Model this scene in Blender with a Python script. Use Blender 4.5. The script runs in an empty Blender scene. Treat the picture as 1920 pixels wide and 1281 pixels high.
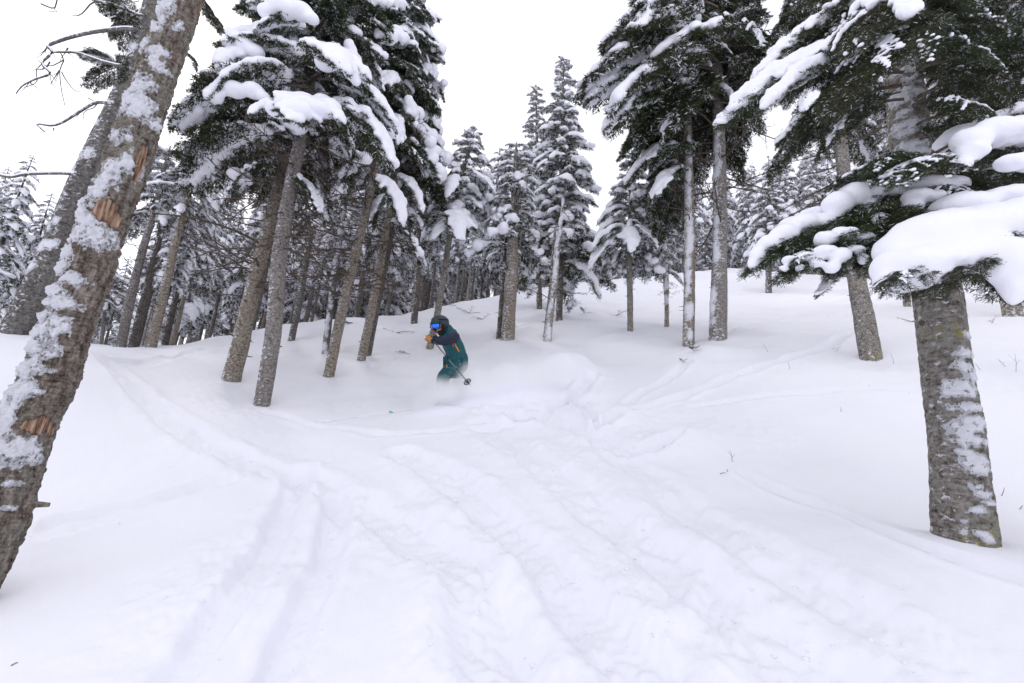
import bpy, bmesh, math, random
import numpy as np
from mathutils import Matrix, Vector, Quaternion

random.seed(11)
RNG = np.random.default_rng(11)
SC = bpy.context.scene
COL = SC.collection

# ------------------------------------------------------------------ camera
FPX = 960.0
PITCH = math.asin(0.254)
ROLL = math.radians(4.71)
CAM = np.array([0.0, 0.0, 0.0])
F_ = np.array([0, math.cos(PITCH), math.sin(PITCH)])
_r0 = np.array([1.0, 0, 0]); _u0 = np.array([0, -math.sin(PITCH), math.cos(PITCH)])
R_ = _r0 * math.cos(ROLL) + _u0 * math.sin(ROLL)
U_ = -_r0 * math.sin(ROLL) + _u0 * math.cos(ROLL)
cd = bpy.data.cameras.new('camera'); cam = bpy.data.objects.new('camera', cd); COL.objects.link(cam)
cd.sensor_width = 36.0; cd.lens = 18.0; cd.clip_start = 0.05; cd.clip_end = 1000
cam.matrix_world = Matrix(((R_[0], U_[0], -F_[0], CAM[0]), (R_[1], U_[1], -F_[1], CAM[1]), (R_[2], U_[2], -F_[2], CAM[2]), (0, 0, 0, 1)))
SC.camera = cam

# ------------------------------------------------------------------ light: overcast sky and a weak wide sun
SUN_EL, SUN_AZ = math.radians(40), math.radians(-28)
w = bpy.data.worlds.new('World'); SC.world = w; w.use_nodes = True
nt = w.node_tree; nt.nodes.clear()
sky = nt.nodes.new('ShaderNodeTexSky'); sky.sky_type = 'NISHITA'; sky.sun_disc = False
sky.sun_elevation = SUN_EL; sky.sun_rotation = SUN_AZ
bg1 = nt.nodes.new('ShaderNodeBackground'); bg1.inputs['Strength'].default_value = 0.05
nt.links.new(sky.outputs[0], bg1.inputs['Color'])
bg2 = nt.nodes.new('ShaderNodeBackground')           # the even cloud deck
bg2.inputs['Color'].default_value = (0.985, 0.955, 0.985, 1); bg2.inputs['Strength'].default_value = 0.92
add = nt.nodes.new('ShaderNodeAddShader'); out = nt.nodes.new('ShaderNodeOutputWorld')
nt.links.new(bg1.outputs[0], add.inputs[0]); nt.links.new(bg2.outputs[0], add.inputs[1]); nt.links.new(add.outputs[0], out.inputs[0])
sd = bpy.data.lights.new('sun', 'SUN'); sun = bpy.data.objects.new('sun', sd); COL.objects.link(sun)
sd.energy = 1.35; sd.angle = math.radians(18); sd.color = (1.0, 0.97, 0.94)
_d = Vector((math.sin(SUN_AZ) * math.cos(SUN_EL), math.cos(SUN_AZ) * math.cos(SUN_EL), math.sin(SUN_EL)))
sun.rotation_euler = _d.to_track_quat('Z', 'Y').to_euler()
SC.view_settings.view_transform = 'Standard'; SC.view_settings.look = 'None'
SC.view_settings.gamma = 1.0; SC.view_settings.use_curve_mapping = False
SC.view_settings.exposure = 0.18
SC.cycles.use_denoising = True
SC.cycles.max_bounces = 24; SC.cycles.diffuse_bounces = 5; SC.cycles.volume_bounces = 24
SC.cycles.volume_step_rate = 1.0; SC.cycles.transparent_max_bounces = 8

# ------------------------------------------------------------------ projection helpers
def ray(px, py): return F_ + R_ * ((px - 960) / FPX) + U_ * ((640.5 - py) / FPX)
def pix(px, py, d): return CAM + ray(px, py) * d

# ------------------------------------------------------------------ noise
_perm = np.random.default_rng(5).permutation(256); _perm = np.concatenate([_perm, _perm, _perm])
_gr = np.random.default_rng(6).normal(size=(256, 3)); _gr /= np.linalg.norm(_gr, axis=1)[:, None]
def perlin(x, y, z=0.0):
    x = np.asarray(x, float); y = np.asarray(y, float); z = np.zeros_like(x) + z
    xi = np.floor(x).astype(int); yi = np.floor(y).astype(int); zi = np.floor(z).astype(int)
    xf, yf, zf = x - xi, y - yi, z - zi
    u, v, t = [q * q * q * (q * (q * 6 - 15) + 10) for q in (xf, yf, zf)]
    r = 0
    for dx in (0, 1):
        for dy in (0, 1):
            for dz in (0, 1):
                h = _perm[_perm[_perm[(xi + dx) & 255] + ((yi + dy) & 255)] + ((zi + dz) & 255)]
                g = _gr[h]
                dot = g[..., 0] * (xf - dx) + g[..., 1] * (yf - dy) + g[..., 2] * (zf - dz)
                r = r + dot * (u if dx else 1 - u) * (v if dy else 1 - v) * (t if dz else 1 - t)
    return r * 1.5
def fbm(x, y, z=0.0, o=3):
    a, r = 1.0, 0.0
    for k in range(o):
        r = r + a * perlin(x * 2 ** k, y * 2 ** k, np.asarray(z) * 2 ** k + 7.3 * k); a *= .5
    return r
def sm(x, a, b):
    t = np.clip((x - a) / (b - a), 0, 1); return t * t * (3 - 2 * t)

# ------------------------------------------------------------------ mesh and object helpers
def mesh(name, V, faces=None, quads=None, tris=None, smooth=True, mats=(), mi=None):
    """V (n,3); quads (m,4) and/or tris (k,3) index arrays"""
    me = bpy.data.meshes.new(name)
    V = np.asarray(V, np.float32)
    parts = []
    if tris is not None and len(tris): parts.append((np.asarray(tris, np.int32), 3))
    if quads is not None and len(quads): parts.append((np.asarray(quads, np.int32), 4))
    me.vertices.add(len(V)); me.vertices.foreach_set('co', V.ravel())
    nl = sum(p.size for p, _ in parts); nf = sum(len(p) for p, _ in parts)
    me.loops.add(nl); me.loops.foreach_set('vertex_index', np.concatenate([p.ravel() for p, _ in parts]))
    st = []; c = 0
    for p, k in parts: st.append(c + np.arange(len(p)) * k); c += p.size
    me.polygons.add(nf); me.polygons.foreach_set('loop_start', np.concatenate(st).astype(np.int32))
    if smooth: me.polygons.foreach_set('use_smooth', np.ones(nf, bool))
    for m in mats: me.materials.append(m)
    if mi is not None: me.polygons.foreach_set('material_index', np.asarray(mi, np.int32))
    me.update(calc_edges=True); me.validate()
    return me
def obj(name, me, parent=None, mat=None):
    o = bpy.data.objects.new(name, me); COL.objects.link(o)
    if parent is not None: o.parent = parent
    if mat is not None: me.materials.clear(); me.materials.append(mat)
    return o
def tag(o, label=None, cat=None, group=None, kind=None):
    if label: o['label'] = label
    if cat: o['category'] = cat
    if group: o['group'] = group
    if kind: o['kind'] = kind
    return o
def empty(name, loc):
    o = bpy.data.objects.new(name, None); COL.objects.link(o); o.location = Vector(loc); o.empty_display_size = .2
    return o
class Acc:
    mi = None
    """collects vertices and faces"""
    def __init__(s): s.V = []; s.Q = []; s.T = []; s.n = 0
    def add(s, V, Q=None, T=None):
        V = np.asarray(V, float)
        if Q is not None and len(Q): s.Q.append(np.asarray(Q) + s.n)
        if T is not None and len(T): s.T.append(np.asarray(T) + s.n)
        s.V.append(V); s.n += len(V)
    def arr(s):
        return (np.concatenate(s.V) if s.V else np.zeros((0, 3)), np.concatenate(s.Q) if s.Q else np.zeros((0, 4), int), np.concatenate(s.T) if s.T else np.zeros((0, 3), int))
    def mesh(s, name, mat, smooth=True, off=None):
        V, Q, T = s.arr()
        if off is not None: V = V - np.asarray(off)
        return mesh(name, V, quads=Q, tris=T, smooth=smooth, mats=[mat])
def tube(acc, P, R, k=6, cap=True):
    P = np.asarray(P, float); R = np.zeros(len(P)) + R; n = len(P)
    T = np.gradient(P, axis=0); T /= np.linalg.norm(T, axis=1)[:, None] + 1e-9
    a = np.array([0, 0, 1.0]) if abs(T[0][2]) < .9 else np.array([1.0, 0, 0])
    A = np.cross(T, a); A /= np.linalg.norm(A, axis=1)[:, None] + 1e-9; B = np.cross(T, A)
    th = np.arange(k) * 2 * math.pi / k
    V = P[:, None] + R[:, None, None] * (np.cos(th)[None, :, None] * A[:, None] + np.sin(th)[None, :, None] * B[:, None])
    i, j = np.meshgrid(np.arange(n - 1), np.arange(k), indexing='ij'); j2 = (j + 1) % k
    Q = np.stack([i * k + j, i * k + j2, (i + 1) * k + j2, (i + 1) * k + j], -1).reshape(-1, 4)
    V = V.reshape(-1, 3); Tt = []
    if cap:
        V = np.concatenate([V, P[:1], P[-1:]]); c0, c1 = n * k, n * k + 1
        for j in range(k): Tt += [[c0, (j + 1) % k, j], [c1, (n - 1) * k + j, (n - 1) * k + (j + 1) % k]]
    acc.add(V, Q, Tt)
_ico = {}
def ico(n):
    if n not in _ico:
        bm = bmesh.new(); bmesh.ops.create_icosphere(bm, subdivisions=n, radius=1)
        _ico[n] = (np.array([v.co[:] for v in bm.verts]), np.array([[v.index for v in f.verts] for f in bm.faces])); bm.free()
    return _ico[n]
def blob(acc, c, r, n=2, rot=None):
    V, T = ico(n); V = V * np.asarray(r, float)
    if rot is not None: V = V @ np.asarray(rot).T
    acc.add(V + np.asarray(c), None, T)
def remeshed(acc, voxel, smooth=8, fac=.6):
    """fuse overlapping blobs into one skin; returns arrays V,Q,T"""
    V, Q, T = acc.arr(); me = mesh('fuse', V, quads=Q, tris=T)
    o = bpy.data.objects.new('fuse', me); COL.objects.link(o)
    m = o.modifiers.new('r', 'REMESH'); m.mode = 'VOXEL'; m.voxel_size = voxel
    s = o.modifiers.new('s', 'SMOOTH'); s.iterations = smooth; s.factor = fac
    dg = bpy.context.evaluated_depsgraph_get(); e = o.evaluated_get(dg).to_mesh()
    nv = len(e.vertices); co = np.empty(nv * 3); e.vertices.foreach_get('co', co); co = co.reshape(-1, 3)
    e.calc_loop_triangles()
    sizes = np.empty(len(e.polygons), int); e.polygons.foreach_get('loop_total', sizes)
    li = np.empty(len(e.loops), int); e.loops.foreach_get('vertex_index', li)
    ls = np.empty(len(e.polygons), int); e.polygons.foreach_get('loop_start', ls)
    q = ls[sizes == 4]; t = ls[sizes == 3]
    Q = li[q[:, None] + np.arange(4)] if len(q) else np.zeros((0, 4), int)
    T = li[t[:, None] + np.arange(3)] if len(t) else np.zeros((0, 3), int)
    bpy.data.objects.remove(o); bpy.data.meshes.remove(me)
    return co, Q, T

# ------------------------------------------------------------------ materials
def mat(name, build, rough=.85):
    m = bpy.data.materials.new(name); m.use_nodes = True; t = m.node_tree
    b = t.nodes['Principled BSDF']; b.inputs['Roughness'].default_value = rough; b.inputs['Specular IOR Level'].default_value = .25
    build(t, b); return m
def N(t, kind, **kw):
    n = t.nodes.new(kind)
    for k, v in kw.items():
        if k.startswith('i_'): n.inputs[k[2:].replace('_', ' ')].default_value = v
        else: setattr(n, k, v)
    return n
def ramp(t, src, stops):
    r = t.nodes.new('ShaderNodeValToRGB'); e = r.color_ramp.elements
    while len(e) < len(stops): e.new(.5)
    for el, (p, c) in zip(e, stops): el.position = p; el.color = (*c, 1) if len(c) == 3 else c
    t.links.new(src, r.inputs[0]); return r.outputs[0]
def objco(t, scale=(1, 1, 1)):
    c = t.nodes.new('ShaderNodeTexCoord'); m = t.nodes.new('ShaderNodeMapping'); m.inputs['Scale'].default_value = scale
    t.links.new(c.outputs['Object'], m.inputs[0]); return m.outputs[0]
def noise(t, vec, scale, detail=4, rough=.6):
    n = N(t, 'ShaderNodeTexNoise'); n.inputs['Scale'].default_value = scale; n.inputs['Detail'].default_value = detail
    n.inputs['Roughness'].default_value = rough; t.links.new(vec, n.inputs['Vector']); return n.outputs['Fac']
def mixc(t, fac, a, b):
    m = t.nodes.new('ShaderNodeMix'); m.data_type = 'RGBA'
    for s, x in ((0, fac), (6, a), (7, b)):
        if hasattr(x, 'links') or hasattr(x, 'is_linked'): t.links.new(x, m.inputs[s])
        elif s == 0: m.inputs[0].default_value = x
        else: m.inputs[s].default_value = (*x, 1)
    return m.outputs[2]
def math_(t, op, a, b=None):
    m = t.nodes.new('ShaderNodeMath'); m.operation = op
    for i, x in enumerate((a, b)):
        if x is None: continue
        if isinstance(x, (int, float)): m.inputs[i].default_value = x
        else: t.links.new(x, m.inputs[i])
    return m.outputs[0]
def bump(t, b, h, strength=.5, dist=.01):
    n = t.nodes.new('ShaderNodeBump'); n.inputs['Strength'].default_value = strength; n.inputs['Distance'].default_value = dist
    t.links.new(h, n.inputs['Height']); t.links.new(n.outputs[0], b.inputs['Normal'])
def _snow(t, b, fine=1.0, strength=.35):
    v = objco(t); n1 = noise(t, v, 60 * fine, 3, .7)
    t.links.new(mixc(t, noise(t, v, 1.3, 3), (.85, .853, .915), (.89, .89, .94)), b.inputs['Base Color'])
    bump(t, b, n1, strength, .006)
    b.inputs['Specular IOR Level'].default_value = .15
M_GROUND = mat('snow_ground', lambda t, b: _snow(t, b, 1, .45), .7)
M_SNOW = mat('snow_pad', lambda t, b: _snow(t, b, .7, .3), .7)
def _needles(t, b):
    oi = t.nodes.new('ShaderNodeObjectInfo'); v = objco(t)
    n = noise(t, v, 5, 2)
    c = ramp(t, n, [(.3, (.022, .036, .014)), (.55, (.042, .064, .022)), (.8, (.085, .105, .036))])
    c2 = mixc(t, math_(t, 'MULTIPLY', oi.outputs['Random'], .55), c, (.06, .055, .035))
    t.links.new(c2, b.inputs['Base Color']); b.inputs['Roughness'].default_value = .6
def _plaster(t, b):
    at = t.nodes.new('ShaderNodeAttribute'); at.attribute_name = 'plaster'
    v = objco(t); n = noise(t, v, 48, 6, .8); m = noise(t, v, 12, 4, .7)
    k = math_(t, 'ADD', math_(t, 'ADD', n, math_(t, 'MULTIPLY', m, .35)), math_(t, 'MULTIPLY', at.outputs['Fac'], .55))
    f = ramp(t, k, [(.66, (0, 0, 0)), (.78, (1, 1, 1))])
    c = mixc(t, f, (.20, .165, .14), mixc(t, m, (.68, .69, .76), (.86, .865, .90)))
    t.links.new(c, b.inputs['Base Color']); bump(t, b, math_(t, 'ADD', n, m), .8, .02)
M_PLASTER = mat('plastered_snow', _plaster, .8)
M_NEEDLE = mat('needles', _needles, .6)
def _twig(t, b):
    v = objco(t); c = ramp(t, noise(t, v, 30, 3), [(.3, (.055, .042, .034)), (.7, (.15, .12, .10))]); t.links.new(c, b.inputs['Base Color'])
M_TWIG = mat('twig_wood', _twig)
def bark(name, dark, mid, light, flecks=.0, band=1.0, lichen=.5, yellow=.0, side=(0, 0, 0)):
    def f(t, b):
        v = objco(t, (1, 1, .28 if band < 1 else 1.0)); vh = objco(t, (1, 1, 3.5))
        n1 = noise(t, v, 30, 7, .72); n2 = noise(t, vh, 17, 6, .7); n3 = noise(t, objco(t), 3.2, 4, .6)
        base = ramp(t, math_(t, 'ADD', math_(t, 'MULTIPLY', n1, .6), math_(t, 'MULTIPLY', n2, .4)), [(.40, dark), (.5, mid), (.60, light)])
        lm = math_(t, 'MULTIPLY', ramp(t, n3, [(.46, (0, 0, 0)), (.60, (1, 1, 1))]), ramp(t, noise(t, objco(t), 38, 3), [(.44, (0, 0, 0)), (.56, (1, 1, 1))]))
        c = mixc(t, math_(t, 'MULTIPLY', lm, lichen), base, (.34, .35, .30))
        if yellow:
            ym = math_(t, 'MULTIPLY', ramp(t, noise(t, objco(t), 2.1, 2), [(.56, (0, 0, 0)), (.64, (1, 1, 1))]), ramp(t, noise(t, objco(t), 26, 3), [(.5, (0, 0, 0)), (.58, (1, 1, 1))]))
            c = mixc(t, math_(t, 'MULTIPLY', ym, yellow), c, (.36, .32, .08))
        at = t.nodes.new('ShaderNodeAttribute'); at.attribute_name = 'plaster'
        pn = math_(t, 'ADD', noise(t, objco(t), 42, 6, .8), math_(t, 'MULTIPLY', noise(t, objco(t), 9, 2), .3))
        pf = ramp(t, math_(t, 'ADD', pn, math_(t, 'MULTIPLY', at.outputs['Fac'], .34)), [(.80, (0, 0, 0)), (.90, (1, 1, 1))])
        c = mixc(t, pf, c, (.70, .71, .76))
        if flecks:
            g = t.nodes.new('ShaderNodeNewGeometry'); d = t.nodes.new('ShaderNodeVectorMath'); d.operation = 'DOT_PRODUCT'
            t.links.new(g.outputs['Normal'], d.inputs[0]); d.inputs[1].default_value = (-.85, -.45, .3)
            fm = noise(t, objco(t, (1, 1, 1.7)), 16, 5, .75)
            s = math_(t, 'ADD', fm, math_(t, 'MULTIPLY', d.outputs['Value'], .10))
            s = math_(t, 'ADD', s, math_(t, 'MULTIPLY', noise(t, objco(t), 1.4, 2), .25))
            fk = ramp(t, s, [(.82 - flecks * .13, (0, 0, 0)), (.87 - flecks * .13, (1, 1, 1))])
            c = mixc(t, fk, c, (.82, .83, .88))
        t.links.new(c, b.inputs['Base Color'])
        bump(t, b, math_(t, 'ADD', n1, n2), 1.0, .03)
    return mat(name, f, .9)
B_NEAR = bark('bark_near', (.045, .033, .026), (.21, .168, .138), (.42, .37, .32), 0, .5, .7)
B_FIR = bark('bark_fir', (.065, .055, .047), (.27, .24, .212), (.46, .43, .40), .22, 1, .8, .9)
B_GREY = bark('bark_grey', (.09, .078, .072), (.27, .24, .225), (.42, .39, .37), .6, 1, .35)
B_MID = bark('bark_mid', (.075, .06, .048), (.30, .25, .20), (.50, .44, .37), .62, 1, .5)
B_DARK = bark('bark_dark', (.04, .034, .03), (.14, .12, .105), (.26, .23, .205), .6, 1, .3)
B_BIRCH = bark('bark_birch', (.10, .08, .06), (.32, .28, .24), (.55, .52, .48), 1.15, 1, .2)
B_FLECK = bark('bark_flecked', (.055, .05, .047), (.16, .145, .138), (.27, .255, .245), .8, 1, .4)
def _wood(t, b):
    v = objco(t, (1, 1, .12)); n = noise(t, v, 45, 5, .7)
    t.links.new(ramp(t, n, [(.38, (.06, .034, .024)), (.5, (.24, .14, .088)), (.64, (.44, .33, .25))]), b.inputs['Base Color']); bump(t, b, n, .9, .015)
M_WOOD = mat('bare_wood', _wood)

# ------------------------------------------------------------------ terrain
PLANE = (-1.6, .15, .40)
CP = [(15, 675, 5.6), (225, 652, 11), (283, 650, 10.6), (435, 708, 7.9), (490, 760, 7.2), (548, 640, 12.3), (617, 705, 9.3), (676, 678, 10.4), (777, 602, 17),
      (808, 652, 11.9), (954, 630, 12.3), (1027, 642, 11.7), (1182, 620, 12.3), (1250, 612, 13), (1291, 655, 10.3), (1345, 640, 10.2), (1443, 548, 22.4),
      (1632, 663, 7.6), (1808, 1015, 2.75), (1895, 596, 9.8), (850, 750, 7.3), (1050, 546, 24), (1400, 507, 29), (700, 599, 16.5), (450, 604, 14), (1850, 530, 17),
      (960, 1281, 1.9), (960, 900, 4.0), (500, 960, 3.9), (1400, 900, 3.7)]
_cp = np.array([pix(*c) for c in CP])
_extra = np.array([[0, 0, -1.6], [-2.5, 0, -1.85], [3, 0, -1.2], [0, -6, -4.0], [-8, -4, -3.6], [8, -4, -2.0], [-4.0, 2.2, -1.35], [-2.2, 1.6, -1.45], [-3.2, 3.2, -.85], [-9, 3, .3]])
_cp = np.concatenate([_cp, _extra])
def _U(r2): return np.where(r2 > 1e-9, r2 * np.log(r2 + 1e-9), 0.0)
_res = _cp[:, 2] - (PLANE[0] + PLANE[1] * _cp[:, 0] + PLANE[2] * _cp[:, 1])
_n = len(_cp); _K = _U(((_cp[:, None, :2] - _cp[None, :, :2]) ** 2).sum(-1)) + np.eye(_n) * 2.5
_P = np.concatenate([np.ones((_n, 1)), _cp[:, :2]], 1)
_A = np.block([[_K, _P], [_P.T, np.zeros((3, 3))]])
_wt = np.linalg.solve(_A, np.concatenate([_res, np.zeros(3)]))
def _tps(x, y):
    r = _wt[_n] + _wt[_n + 1] * x + _wt[_n + 2] * y
    for i in range(_n): r = r + _wt[i] * _U((x - _cp[i, 0]) ** 2 + (y - _cp[i, 1]) ** 2)
    return r + PLANE[0] + PLANE[1] * x + PLANE[2] * y
_TH = np.radians([-180, -90, -60, -44, -38, -28, -15, -2, 5, 24, 34, 44, 60, 90, 180]); _RC = [12, 11, 11, 11.5, 12, 14.5, 17, 22, 25, 31, 27, 23, 20, 14, 12]
def base_h(x, y):
    r = np.hypot(x, y) + 1e-9; th = np.arctan2(x, y); rc = np.interp(th, _TH, _RC)
    k = np.minimum(1.0, rc / r); h = _tps(x * k, y * k)
    # rounded shoulder
    over = np.maximum(r - rc, 0); slope = .10
    return h + slope * over + 1.2 * (1 - np.exp(-over * .12)) * .3
def ground_pt(px, py, fine=False):
    """where the line of sight through a photo pixel meets the slope"""
    d = ray(px, py); lo = None; f = H if fine else base_h
    ts = np.geomspace(.8, 60, 400); P = CAM + ts[:, None] * d
    g = P[:, 2] - f(P[:, 0], P[:, 1]); k = np.argmax(g < 0) if (g < 0).any() else len(ts) - 1
    a, b = ts[max(k - 1, 0)], ts[k]
    for _ in range(18):
        m = .5 * (a + b); p = CAM + m * d
        if p[2] - f(p[:1], p[1:2])[0] < 0: b = m
        else: a = m
    return CAM + b * d
# tracks left by skiers: (photo points, half width, depth, roughness)
TR = [([(560, 880), (535, 960), (470, 1090), (400, 1190), (330, 1281)], .11, .062, .5),
      ([(630, 925), (625, 1010), (590, 1110), (550, 1200), (520, 1281)], .10, .055, .4),
      ([(200, 710), (290, 780), (400, 840), (520, 880), (620, 920), (720, 970), (830, 1050), (900, 1150), (950, 1281)], .17, .05, .75),
      ([(760, 850), (850, 900), (960, 990), (1060, 1090), (1150, 1200), (1220, 1281)], .15, .05, .8),
      ([(900, 790), (1010, 860), (1110, 940), (1200, 1010), (1330, 1110), (1480, 1230), (1560, 1281)], .17, .045, .8),
      ([(1120, 830), (1230, 900), (1330, 980), (1500, 1090), (1650, 1180), (1800, 1281)], .14, .028, .6),
      ([(1390, 880), (1480, 920), (1570, 950), (1660, 1010), (1760, 1055), (1920, 1100)], .05, .04, .2),
      ([(1130, 800), (1200, 765), (1290, 738), (1380, 705), (1470, 676), (1560, 645), (1610, 625)], .10, .07, .35),
      ([(1180, 745), (1240, 715), (1290, 690)], .08, .05, .3),
      ([(1300, 760), (1450, 745), (1600, 735), (1800, 742), (1920, 735)], .08, .04, .4),
      ([(100, 985), (190, 965), (270, 945), (350, 920), (450, 893)], .09, .03, .4),
      ([(480, 770), (600, 800), (720, 815), (860, 800), (960, 790)], .08, .035, .5),
      ([(600, 790), (700, 775), (800, 765), (900, 770)], .05, .04, .2),
      ([(1000, 770), (1080, 800), (1180, 840), (1260, 830)], .12, .06, .9), ([(900, 775), (990, 780), (1060, 752), (1110, 715)], .10, .09, .9), ([(1070, 740), (1110, 790), (1140, 800)], .05, .06, .5),
      ([(870, 600), (960, 585), (1060, 560), (1160, 560)], .14, .05, 1.0),
      ([(700, 690), (800, 660), (900, 640), (1000, 610), (1100, 590)], .10, .03, .8),
      ([(1330, 640), (1450, 600), (1600, 590), (1750, 600)], .10, .04, 1.0),
      ([(190, 690), (300, 680), (400, 650), (470, 640)], .12, .04, .6)]
TRACKS = []
for pts, hw, dp, ro in TR:
    P = np.array([ground_pt(*p)[:2] for p in pts])
    # rounded path
    s = np.linspace(0, len(P) - 1, len(P) * 5); i = np.clip(s.astype(int), 0, len(P) - 2); f = s - i
    Pm = np.concatenate([[2 * P[0] - P[1]], P, [2 * P[-1] - P[-2]]]); a, b, c, d = Pm[i], Pm[i + 1], Pm[i + 2], Pm[i + 3]; f = f[:, None]
    Q = .5 * ((2 * b) + (-a + c) * f + (2 * a - 5 * b + 4 * c - d) * f ** 2 + (-a + 3 * b - 3 * c + d) * f ** 3)
    TRACKS.append((Q, hw, dp, ro))
HUMPS = [(900, 745, .45, .16), (960, 738, .50, .34), (1040, 712, .50, .38), (1085, 700, .3, .2), (1000, 800, .35, -.10), (1180, 790, .35, .12), (1120, 745, .3, -.08), (1290, 690, .45, .10), (1325, 670, .5, .17), (20, 690, .9, .35), (140, 760, .7, .10),
         (1250, 790, .35, -.10), (560, 905, .2, .08), (1290, 830, .3, .12), (1110, 770, .3, .10), (1700, 940, .35, -.12), (1140, 590, 1.2, -.3), (460, 690, .9, .06), (780, 930, .25, -.05), (1630, 680, .5, -.06),
         (370, 1150, .4, .05), (820, 1150, .35, .07), (1380, 1010, .4, .05), (1000, 1180, .3, -.06)]
HUMPS = [(*ground_pt(a, b)[:2], c, d) for a, b, c, d in HUMPS]
WELLS = []
def H(x, y, tracks=True):
    x = np.asarray(x, float); y = np.asarray(y, float)
    h = base_h(x, y)
    for hx, hy, s, a in HUMPS: h = h + a * np.exp(-((x - hx) ** 2 + (y - hy) ** 2) / (s * s))
    for hx, hy, s, a in WELLS: h = h + a * np.exp(-((x - hx) ** 2 + (y - hy) ** 2) / (s * s))
    rr = np.hypot(x, y); far = sm(rr, 6, 14)
    h = h + .07 * fbm(x * .35, y * .35, 1.2, 3) + .03 * fbm(x * 1.3, y * 1.3, 4.1, 2) * (1 + far)
    h = h + .0045 * fbm(x * 6, y * 6, 9.2, 2) + (.06 * far) * np.abs(perlin(x * .9, y * .9, 3.3))
    rough = np.zeros_like(h) + .12 + .5 * sm(perlin(x * .5, y * .5, 20.), .05, .4)
    near = rr < 26
    xn, yn = x[near], y[near]; dn = np.zeros(xn.shape); rn = np.zeros(xn.shape)
    wob = .06 * perlin(xn * 2.2, yn * 2.2, 30.)
    for Q, hw, dp, ro in TRACKS:
        dmin = np.full(xn.shape, 9.0)
        for k in range(len(Q) - 1):
            a, b = Q[k], Q[k + 1]; ab = b - a; L = ab @ ab + 1e-9
            t = np.clip(((xn - a[0]) * ab[0] + (yn - a[1]) * ab[1]) / L, 0, 1)
            dd = np.hypot(xn - a[0] - t * ab[0], yn - a[1] - t * ab[1]); dmin = np.minimum(dmin, dd)
        dmin = np.abs(dmin + wob * (.4 + ro * .6))
        prof = -1.0 + sm(dmin, hw * .55, hw * 1.15)
        berm = .42 * np.exp(-((dmin - hw * 1.45) / (hw * .42)) ** 2) * (.6 + .8 * perlin(xn * 5, yn * 5, 40.))
        dn = dn + 1.3 * dp * (prof + berm); rn = np.maximum(rn, ro * np.exp(-(dmin / (hw * 1.9)) ** 2))
    h[near] += dn * (.85 + .5 * perlin(xn * 1.7, yn * 1.7, 51.)); rough[near] = np.maximum(rough[near], rn)
    lump = np.abs(perlin(x * 5.5, y * 5.5, 60.)) * .05 + np.abs(perlin(x * 13, y * 13, 61.)) * .03 + np.clip(perlin(x * 26, y * 26, 62.) - .1, 0, 1) * .022
    h = h + rough * lump * (1 - .5 * far)
    return h
def Hs(x, y): return float(H(np.array([x]), np.array([y]))[0])

# wells and little mounds where the named trunks leave the snow
for px, py, dpt, s, a in [(1808, 1010, 2.75, .55, .05), (490, 755, 7.2, .45, -.07), (435, 705, 7.9, .5, -.06), (617, 703, 9.3, .45, -.06), (1632, 660, 7.6, .5, -.08), (954, 628, 12.3, .5, -.05), (1345, 640, 10.2, .4, .05)]:
    p = pix(px, py, dpt); WELLS.append((p[0], p[1], s, a))

th = np.concatenate([np.linspace(-180, -57, 40)[:-1], np.linspace(-57, 57, 640), np.linspace(57, 180, 40)[1:-1]])
th = np.radians(th); rr = np.concatenate([np.geomspace(.45, 34, 590), np.geomspace(35, 260, 30)])
TH, RR = np.meshgrid(th, rr)
X = RR * np.sin(TH); Y = RR * np.cos(TH); Z = H(X.ravel(), Y.ravel()).reshape(X.shape)
nr, nc = X.shape
V = np.stack([X, Y, Z], -1).reshape(-1, 3); V = np.concatenate([V, [[0, 0, Hs(0, 0)]]])
i, j = np.meshgrid(np.arange(nr - 1), np.arange(nc), indexing='ij'); j2 = (j + 1) % nc
Q = np.stack([i * nc + j, i * nc + j2, (i + 1) * nc + j2, (i + 1) * nc + j], -1).reshape(-1, 4)
T = np.stack([np.full(nc, nr * nc), (np.arange(nc) + 1) % nc, np.arange(nc)], -1)
g = obj('snow_ground', mesh('snow_ground', V, quads=Q[:, ::-1], tris=T[:, ::-1], mats=[M_GROUND]))
tag(g, 'white snow slope crossed by ski tracks and ruts rising to the wood', kind='structure')

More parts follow.
